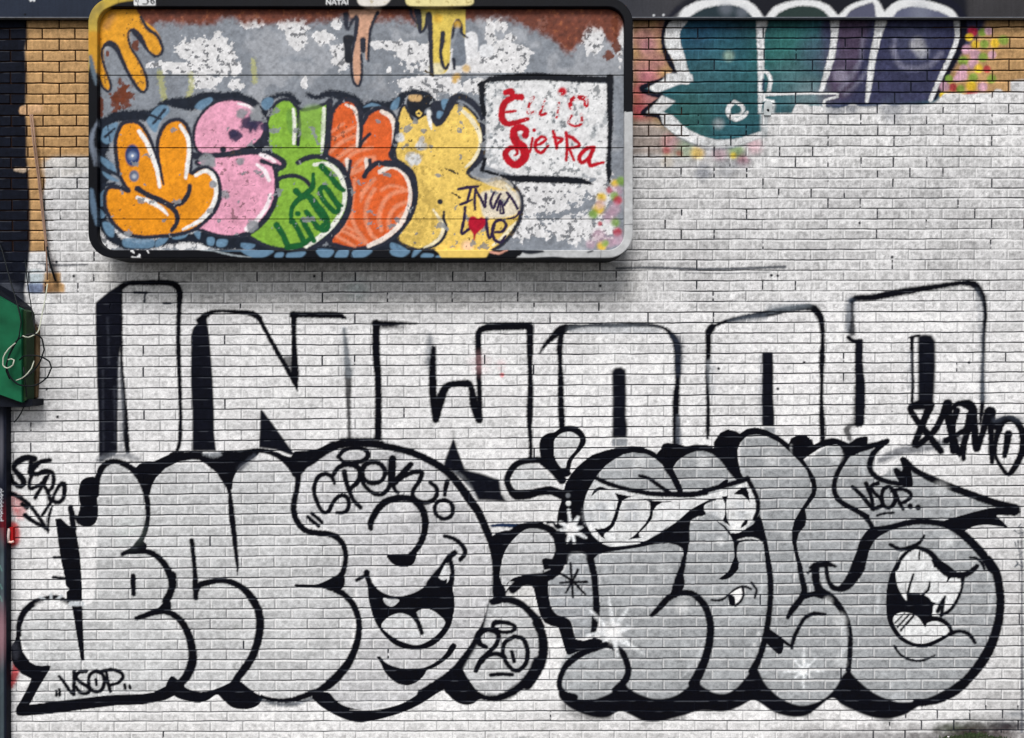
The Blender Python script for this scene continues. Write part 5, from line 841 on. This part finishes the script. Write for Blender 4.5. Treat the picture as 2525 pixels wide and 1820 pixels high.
mesh_obj('shadow_strip', lv, lf, mat_plain('shadow_strip_dark', rgb(16, 17, 24), .8), fas)  # dark strip added to stand for the shade under the fascia
# ---------------------------------------------------------------- sign box
DS, DFc = 0.22, 0.188
sign = thing('sign_box', 'wide old sign box with rounded frame, rusty face and colourful bubble letters', 'sign', (float(wx(888, DS)), 0, float(wz(636, DS))))
gx = np.arange(236, 1545, 2.0)
gy = np.unique(np.concatenate([np.arange(13, 622, 2.0)] + [[q - 1.5, q - .6, q + .6, q + 1.5] for q in (185.5, 364.5, 540)]))
GX, GY = np.meshgrid(gx, gy); c = SG.sample(GX, GY); seam = np.zeros_like(GY)
for q, sl_ in ((185.5, 1.0), (364.5, -1.0), (540, -.6)): seam = np.maximum(seam, (np.abs(GY - q) < .8) * 1.0)
mott = 1 + (fbm(GX, GY, 8, 2, 3) - .5) * .55 + (vn(GX, GY, 3, 6) - .5) * .2
c = c * mott[..., None]; c = c * (1 - .85 * seam[..., None]); c = np.clip(c, .002, .9)
gv = np.stack([wx(GX, DFc), -DFc + .004 * seam - (fbm(GX, GY, 200, 3, 2) - .5) * .006 - (fbm(GX, GY, 14, 5, 2) - .5) * .0012, wz(GY, DFc)], -1)
gi = SG.ids((GX[1:, :-1] + GX[:-1, 1:]) / 2, (GY[1:, :-1] + GY[:-1, 1:]) / 2)
grid_parts(gv, c, gi, [(0, 'sign_face', 'grey metal sheet with torn white paper and a band of rust'), (2, 'paint_drip', 'orange drips in the upper left corner'), (3, 'paint_drip', 'peach drip'), (4, 'paint_drip', 'yellow drips'), (5, 'bubble_letter', 'orange bubble letter with blue eyes'), (6, 'bubble_letter', 'pink upper bubble'), (61, 'bubble_letter', 'pink lower bubble'),
    (7, 'bubble_letter', 'green bubble letter'), (8, 'bubble_letter', 'salmon striped bubble letter'), (9, 'bubble_letter', 'yellow bubble letter'), (10, 'name_panel', 'white painted panel with black border'), (11, 'red_lettering', 'red handwriting'), (12, 'dark_lettering', 'dark purple handwriting')], M_METAL, sign)
def rrect(x0, y0, x1, y1, r, ns=None):
    P = []
    hx = np.linspace(0, 1, 560)[:-1]; vy = np.linspace(0, 1, 250)[:-1]; ca = np.linspace(0, math.pi / 2, 31)[:-1]
    P += [(x0 + r + (x1 - x0 - 2 * r) * t, y0) for t in hx]; P += [(x1 - r + r * math.sin(a), y0 + r - r * math.cos(a)) for a in ca]
    P += [(x1, y0 + r + (y1 - y0 - 2 * r) * t) for t in vy]; P += [(x1 - r + r * math.cos(a), y1 - r + r * math.sin(a)) for a in ca]
    P += [(x1 - r - (x1 - x0 - 2 * r) * t, y1) for t in hx]; P += [(x0 + r - r * math.sin(a), y1 - r + r * math.cos(a)) for a in ca]
    P += [(x0, y1 - r - (y1 - y0 - 2 * r) * t) for t in vy]; P += [(x0 + r - r * math.cos(a), y0 + r - r * math.sin(a)) for a in ca]
    P.append(P[0]); return np.array(P)
PO = rrect(217.5, -6, 1560.5, 636, 62); PI_ = rrect(240, 17, 1539.5, 616.5, 42)
S_('P:292.5,-10,1.5 292.5,18,1.5', col=rgb(8, 8, 12), soft=.7, rough=0); S_('P:1481.5,616,1.5 1481.5,637,1.5', col=rgb(60, 62, 68), soft=.7, rough=0); S_('P:1538,553.5,1.5 1562,553.5,1.5', col=rgb(30, 32, 40), soft=.7, rough=0)
prof = [(0, DFc - .01), (0, DS - .003), (.03, DS)] + [(t, DS + .0015) for t in np.linspace(.1, .9, 9)] + [(.97, DS), (1, DS - .004)]
FP, FD = [], []
for t, d in prof: FP.append(PI_ * (1 - t) + PO * t); FD.append(d)
FP = np.array(FP); Cf = SG2.sample(FP[..., 0], FP[..., 1]) * (0.85 + .3 * fbm(FP[..., 0], FP[..., 1], 10, 4, 3))[..., None]
Vr = np.stack([wx(FP[..., 0], DS), -np.array(FD)[:, None] * np.ones(FP.shape[1]), wz(FP[..., 1], DS)], -1)
Cf = np.clip(Cf, .002, .9)
last = Vr[-1].copy(); sd_ = [.2, .12, .06, 0.0]; ext = []
for d in sd_: q = last.copy(); q[:, 1] = -d; ext.append(q)
Vr = np.concatenate([Vr, np.array(ext)]); sidec = rgb(10, 12, 18) * (0.7 + .6 * fbm(last[:, 0] * 400, last[:, 2] * 400, 30, 2))[:, None]
Cf = np.concatenate([Cf, np.array([sidec] * 4)])
idr = SG2.ids((FP[1:, :-1, 0] + FP[:-1, 1:, 0]) / 2, (FP[1:, :-1, 1] + FP[:-1, 1:, 1]) / 2); idr = np.concatenate([idr, np.zeros((4, idr.shape[1]), np.uint8)])
grid_parts(Vr, Cf, idr, [(0, 'frame', None), (2, 'painted_corner', 'yellow painted corner of the frame'), (9, 'painted_foot', 'yellow foot of the last letter on the lower frame'), (4, 'painted_patch', 'cream and pale yellow paint on the upper frame'), (5, 'number_plate', 'white plate with digits')] + [(30 + k, 'painted_block', None) for k in range(11)] + [(50 + k, 'sign_letter', None) for k in range(5)], M_METAL, sign)
# ---------------------------------------------------------------- small things on and by the wall
def px3(x, y, d): return (float(wx(x, d)), -d, float(wz(y, d)))
def cable(name, label, cat, paths, r, mat, group=None):
    b = px3(*paths[0][-1])
    if len(paths) == 1:
        V_, F_ = tube([px3(*p) for p in paths[0]], r); o = mesh_obj(name, V_, F_, mat, None, None, True); return tagit(o, label, cat, group)
    t = thing(name, label, cat, b, group)
    for p in paths: V_, F_ = tube([px3(*q) for q in p], r); mesh_obj('strand', V_, F_, mat, t, None, True)
    return t
M_CTAN = mat_plain('cable_tan', rgb(150, 122, 106), .6); M_CBLK = mat_plain('cable_black', rgb(18, 24, 28), .45); M_CWHT = mat_plain('cable_pale', rgb(196, 200, 184), .5)
cable('cable_pair', 'pair of thin tan cables hanging down the tan bricks beside the sign', 'cable', [[(74.5, 282, .02), (83, 360, .022), (94, 440, .02), (104, 530, .022), (114, 612, .02), (116, 660, .02), (117, 690, .02)], [(79.5, 282, .022), (88, 360, .024), (98, 440, .022), (107.5, 530, .024), (116, 612, .022), (121, 640, .02), (124, 662, .02)]], .0048, M_CTAN)
cable('cable_end', 'short thick dark cable end below the tan cables', 'cable', [[(116, 608, .03), (120, 635, .03), (128, 665, .025), (137, 693, .02)]], .006, M_CBLK)
cable('pale_cable', 'pale cable curving down from the tan cables to the green box', 'cable', [[(117, 700, .03), (113, 730, .04), (104, 775, .06), (99, 800, .1), (92, 820, .14), (70, 832, .17), (56, 828, .18)]], .0036, M_CWHT)
cable('thin_wire', 'thin black wire dropping straight down to the top of the wire tangle', 'wire', [[(62, 640, .01), (67, 690, .03), (76, 750, .06), (84, 800, .1), (88, 822, .14)]], .0034, M_CBLK)
cable('long_wire', 'dark wire crossing the black bricks and running down over the green box', 'wire', [[(-6, 590, .02), (6, 620, .04), (22, 680, .08), (43, 752, .15), (52, 795, .17), (47, 830, .18), (30, 862, .18), (18, 890, .18), (15, 915, .18), (24, 935, .18)]], .0038, M_CBLK)
cable('looped_wire', 'big black loops of wire in front of the green box', 'wire', [[(48, 888, .17), (60, 878, .18), (95, 878, .17), (122, 892, .15), (127, 907, .13), (118, 928, .13), (95, 947, .14), (70, 952, .16), (43, 947, .18), (22, 925, .19), (15, 900, .19), (24, 872, .19), (40, 842, .18), (62, 828, .17), (88, 824, .15), (104, 836, .13), (109, 862, .12), (100, 890, .12), (82, 915, .14), (62, 930, .16), (42, 937, .18)]], .0046, M_CBLK)
cable('curled_wire', 'small pale wire curl on the green box', 'wire', [[(38, 846, .19), (20, 862, .2), (8, 882, .2), (7, 900, .2), (18, 908, .2), (32, 900, .2), (35, 888, .2), (28, 885, .2), (20, 887, .2)]], .0036, M_CWHT)
cable('wire_tail', 'loose dark wire tail hanging below the wire tangle', 'wire', [[(58, 905, .17), (62, 940, .16), (65, 975, .13), (58, 1005, .1), (46, 1028, .07), (35, 1041, .05)]], .0038, M_CBLK)
cable('short_wire', 'short pale wire segment under the big black loops', 'wire', [[(40, 938, .2), (55, 932, .2), (68, 921, .19), (78, 908, .17), (84, 890, .15)]], .003, M_CWHT)
# green box at the left edge
gb = thing('green_box', 'green metal box at the left end under the black painted bricks', 'box', px3(-40, 990, 0))
def prism(pts, d0, d1):
    n = len(pts); V_ = [(float(wx(x, d1)), -d0, float(wz(y, d1))) for x, y in pts] + [(float(wx(x, d1)), -d1, float(wz(y, d1))) for x, y in pts]
    F_ = [tuple(range(n))[::-1], tuple(range(n, 2 * n))] + [(i, (i + 1) % n, n + (i + 1) % n, n + i) for i in range(n)]; return V_, F_
V_, F_ = prism([(-170, 925), (0, 973), (53, 992), (52, 762), (30, 750), (0, 733), (-170, 640)], 0.118, 0.15); mesh_obj('front_panel', V_, F_, mat_plain('green_paint', rgb(22, 92, 62), .55, 0, 8, .3), gb)
V_, F_ = prism([(53.5, 992), (65, 986), (65, 768), (52.5, 762)], 0.05, 0.13); mesh_obj('side_panel', V_, F_, mat_plain('olive_paint', rgb(34, 56, 34), .6, 0, 8, .2), gb)
V_, F_ = prism([(-172, 960), (0, 1003), (60, 1004), (80, 1000), (80, 985), (58, 984), (58, 775), (50, 755), (0, 715), (-172, 615)], 0.0, 0.116); mesh_obj('black_backing', V_, F_, mat_plain('box_black', rgb(16, 20, 30), .6), gb)  # slightly larger black prism, shows as a rim around the green panel
# stained timber strip behind it
V_, F_ = prism([(66, 985), (88, 980), (92, 900), (92, 815), (80, 800), (66, 795)], 0.0, 0.03); o = mesh_obj('stained_board', V_, F_, mat_plain('stained_wood', rgb(110, 90, 66), .8, 0, 12, .5, .4)); tagit(o, 'stained brown board strip behind the tangled wires beside the green box', 'board')
# door frame post at the lower left edge
PC = Canvas(-90, 1003, 16, 1828); PC.c[:] = rgb(22, 26, 40) * (.7 + .6 * fbm(PC.X, PC.Y, 12, 3, 3, ))[..., None]
low = (PC.Y > 1300) * sm(-3, 4, PC.X) * (1 - sm(9, 12, PC.X)); PC.c[:] = PC.c * (1 - .7 * low[..., None]) + rgb(84, 98, 104) * (.6 + .8 * fbm(PC.X, PC.Y * .3, 10, 4, 3))[..., None] * .7 * low[..., None]
PC.blob(4, 1560, 10, rgb(170, 120, 130), .8, .6, ry=60); PC.blob(4, 1100, 5, rgb(120, 120, 130), .8, .5, ry=60); PC.blob(10, 1290, 10, rgb(120, 20, 28), .8, .6, ry=40)
PC.pid = 0
for y_ in range(1205, 1285, 9): PC.stroke(f'P:2,{y_},2 5,{y_+3},2.4 3,{y_+6},2 8,{y_+7},1.6', col=rgb(205, 208, 216), soft=.6, al=.9)
for y_ in (1395, 1440, 1470): PC.stroke(f'P:1,{y_},3 6,{y_+12},2', col=rgb(110, 160, 150), soft=1, al=.6)
pxs = np.arange(-88, 15.5, 1.8); pys = np.concatenate([np.arange(1004, 1824, 2.0), [1824]]); QX, QY = np.meshgrid(pxs, pys)
post = thing('door_frame', 'narrow dark metal door frame post with small scribbles at the left edge', 'door frame', px3(-40, 1824, 0))
V3 = np.stack([wx(QX, .05), -.05 - .004 * sm(10, 4, np.abs(QX - 5)) + .003 * (QX > 12.5), wz(QY, .05)], -1)
grid_parts(V3, PC.sample(QX, QY), np.zeros((QX.shape[0] - 1, QX.shape[1] - 1), np.uint8), [(0, 'post_face', None)], M_METAL, post)
bv, bf = [], []; box(bv, bf, float(wx(-88, .05)), float(wx(15, .05)), -.046, .01, 0, float(wz(1004, .05))); mesh_obj('post_body', bv, bf, mat_plain('post_dark', rgb(18, 20, 32), .6), post)
# red box with a white fitting
rb = thing('utility_box', 'small red painted box with a white fitting low on the wall beside the door frame', 'box', px3(28, 1343, 0))
def bev(V_, F_): return V_, F_
bv, bf = [], []; box(bv, bf, float(wx(13)), float(wx(37)), -.022, .004, float(wz(1340)), float(wz(1299))); mesh_obj('case', bv, bf, mat_plain('red_paint', rgb(170, 26, 30), .5), rb)
bv, bf = tube([px3(20, 1338, .03), px3(20, 1322, .032), px3(21, 1310, .03), px3(20, 1304, .026)], .009, 10); mesh_obj('fitting', bv, bf, mat_plain('white_fitting', rgb(225, 205, 200), .5), rb, None, True)
bv, bf = tube([px3(20, 1336, .03), px3(28, 1337, .03), px3(34, 1335, .026)], .007, 10); mesh_obj('spout', bv, bf, mat_plain('white_fitting2', rgb(225, 190, 180), .5), rb, None, True)
# bracket plate among the teal letters
pl = thing('wall_bracket', 'white painted metal plate with a bolt hole on the teal letters', 'bracket', px3(1894, 285, 0))
V_, F_ = prism([(1884, 258), (1884, 284), (1901, 284), (1905, 256), (1900, 249), (1888, 250)][::-1], -.004, .009); mesh_obj('plate', V_, F_, mat_plain('plate_white', rgb(190, 196, 198), .5), pl)
bv, bf = tube([px3(1893.5, 272, .0085), px3(1893.5, 272, .0112)], .009, 14)
mesh_obj('bolt', bv, bf, mat_plain('bolt_dark', rgb(14, 16, 22), .5), pl)
# pavement
gvx = np.linspace(-20, 20, 60); gvy = np.concatenate([[0.02], -np.linspace(0.01, 30, 60)])
gm_, gnt, gb_ = mat_base('pavement_concrete', .9); N = gnt.nodes.new; L = gnt.links.new
tc = N('ShaderNodeTexCoord'); bk = N('ShaderNodeTexBrick'); bk.offset = 0; bk.inputs['Scale'].default_value = 1; bk.inputs['Brick Width'].default_value = 1.5; bk.inputs['Row Height'].default_value = 1.5; bk.inputs['Mortar Size'].default_value = .012
bk.inputs['Color1'].default_value = (.30, .29, .27, 1); bk.inputs['Color2'].default_value = (.26, .255, .24, 1); bk.inputs['Mortar'].default_value = (.08, .08, .07, 1); L(tc.outputs['Object'], bk.inputs['Vector'])
no = N('ShaderNodeTexNoise'); no.inputs['Scale'].default_value = 14; no.inputs['Detail'].default_value = 8; L(tc.outputs['Object'], no.inputs['Vector'])
mx = N('ShaderNodeMix'); mx.data_type = 'RGBA'; mx.blend_type = 'MULTIPLY'; mx.inputs[0].default_value = .5; L(bk.outputs[0], mx.inputs[6]); L(no.outputs[0], mx.inputs[7]); L(mx.outputs[2], gb_.inputs['Base Color'])
bpn = N('ShaderNodeBump'); bpn.inputs['Strength'].default_value = .3; L(no.outputs[0], bpn.inputs['Height']); L(bpn.outputs[0], gb_.inputs['Normal'])
o = mesh_obj('pavement', [(-30, -2.2, 0), (30, -2.2, 0), (30, .02, 0), (-30, .02, 0)], [(0, 1, 2, 3)], gm_); tagit(o, kind='structure')
kv, kf = [], []; box(kv, kf, -30, 30, -2.35, -2.2, -.15, 0.001); o = mesh_obj('kerb', kv, kf, mat_plain('kerb_stone', (.3, .3, .29), .9)); tagit(o, kind='structure')
o = mesh_obj('road', [(-30, -40, -.13), (30, -40, -.13), (30, -2.34, -.13), (-30, -2.34, -.13)], [(0, 1, 2, 3)], mat_plain('asphalt', (.05, .05, .052), .95, 0, 60, .4, .5)); tagit(o, kind='structure')
# paper scrap leaning on the wall, weeds in the joint at its foot
pv = [px3(2334, 1823, .02), px3(2359, 1823, .022), px3(2357, 1817.5, .016), px3(2350, 1816, .014), px3(2344, 1817, .012), px3(2336, 1815.5, .01)]
pv = pv + [(x, y - .0012, z) for x, y, z in pv]
o = mesh_obj('paper_scrap', pv, [(0, 1, 2, 3, 4, 5), (11, 10, 9, 8, 7, 6)] + [(i, (i + 1) % 6, 6 + (i + 1) % 6, 6 + i)[::-1] for i in range(6)], mat_plain('paper_white', (.82, .82, .82), .7)); tagit(o, 'crumpled white paper scrap standing at the foot of the wall among the moss', 'litter')
M_LEAF = mat_plain('weed_green', (.05, .075, .035), .6, 0, 60, .5); M_MOSS = mat_plain('moss_green', (.035, .042, .026), .95, 0, 90, .6, .6)
def weed(x, n, h, label):
    V_, F_ = [], []; r = np.random.default_rng(int(x))
    bx, _, _ = px3(x, 1820, .01)
    for i in range(n):
        a = r.uniform(0, 6.28); l = h * r.uniform(.5, 1); sp = r.uniform(.2, .9) * l; ox = bx + r.normal(0, .035); w_ = l * .09; oy = -.012 - abs(r.normal(0, .01))
        dx, dy = math.cos(a) * sp, -abs(math.sin(a)) * sp * .5; b = len(V_)
        for t in (0, .35, .7, 1): 
            ww = w_ * (1 - t) * (1 + 2 * t); V_ += [(ox + dx * t - ww, oy + dy * t, l * t * (1.2 - .3 * t)), (ox + dx * t + ww, oy + dy * t - .001, l * t * (1.2 - .3 * t))]
        for k in range(3): F_.append((b + 2 * k, b + 2 * k + 1, b + 2 * k + 3, b + 2 * k + 2))
    o = mesh_obj('weed', V_, F_, M_LEAF); tagit(o, label, 'weed', 'weeds at the foot of the wall')
weed(2352, 60, .055, 'low weed tuft just above the white paper scrap'); weed(2398, 90, .075, 'tallest green weed tuft right of the paper scrap'); weed(2448, 60, .05, 'flat dark weed tuft nearest the right edge')
mv = []; mf = []; nx_, ny_ = 90, 10; r = np.random.default_rng(5)
for j in range(ny_):
    for i in range(nx_):
        x_ = 2290 + 200 * i / (nx_ - 1); t = j / (ny_ - 1); hgt = (.018 + .03 * float(vn(x_, 3, 30, 3))) * math.sin(math.pi * i / (nx_ - 1)) ** .5
        mv.append((float(wx(x_)), -.02 - .028 * math.sin(t * math.pi / 2) * (.6 + .6 * float(vn(x_, j * 9, 8, 2))), hgt * math.cos(t * math.pi / 2) * (.8 + .5 * r.random())))
for j in range(ny_ - 1):
    for i in range(nx_ - 1): a = j * nx_ + i; mf.append((a, a + nx_, a + nx_ + 1, a + 1))
o = mesh_obj('moss', mv, mf, M_MOSS); tagit(o, 'dark green moss along the foot of the wall', 'moss', kind='stuff')
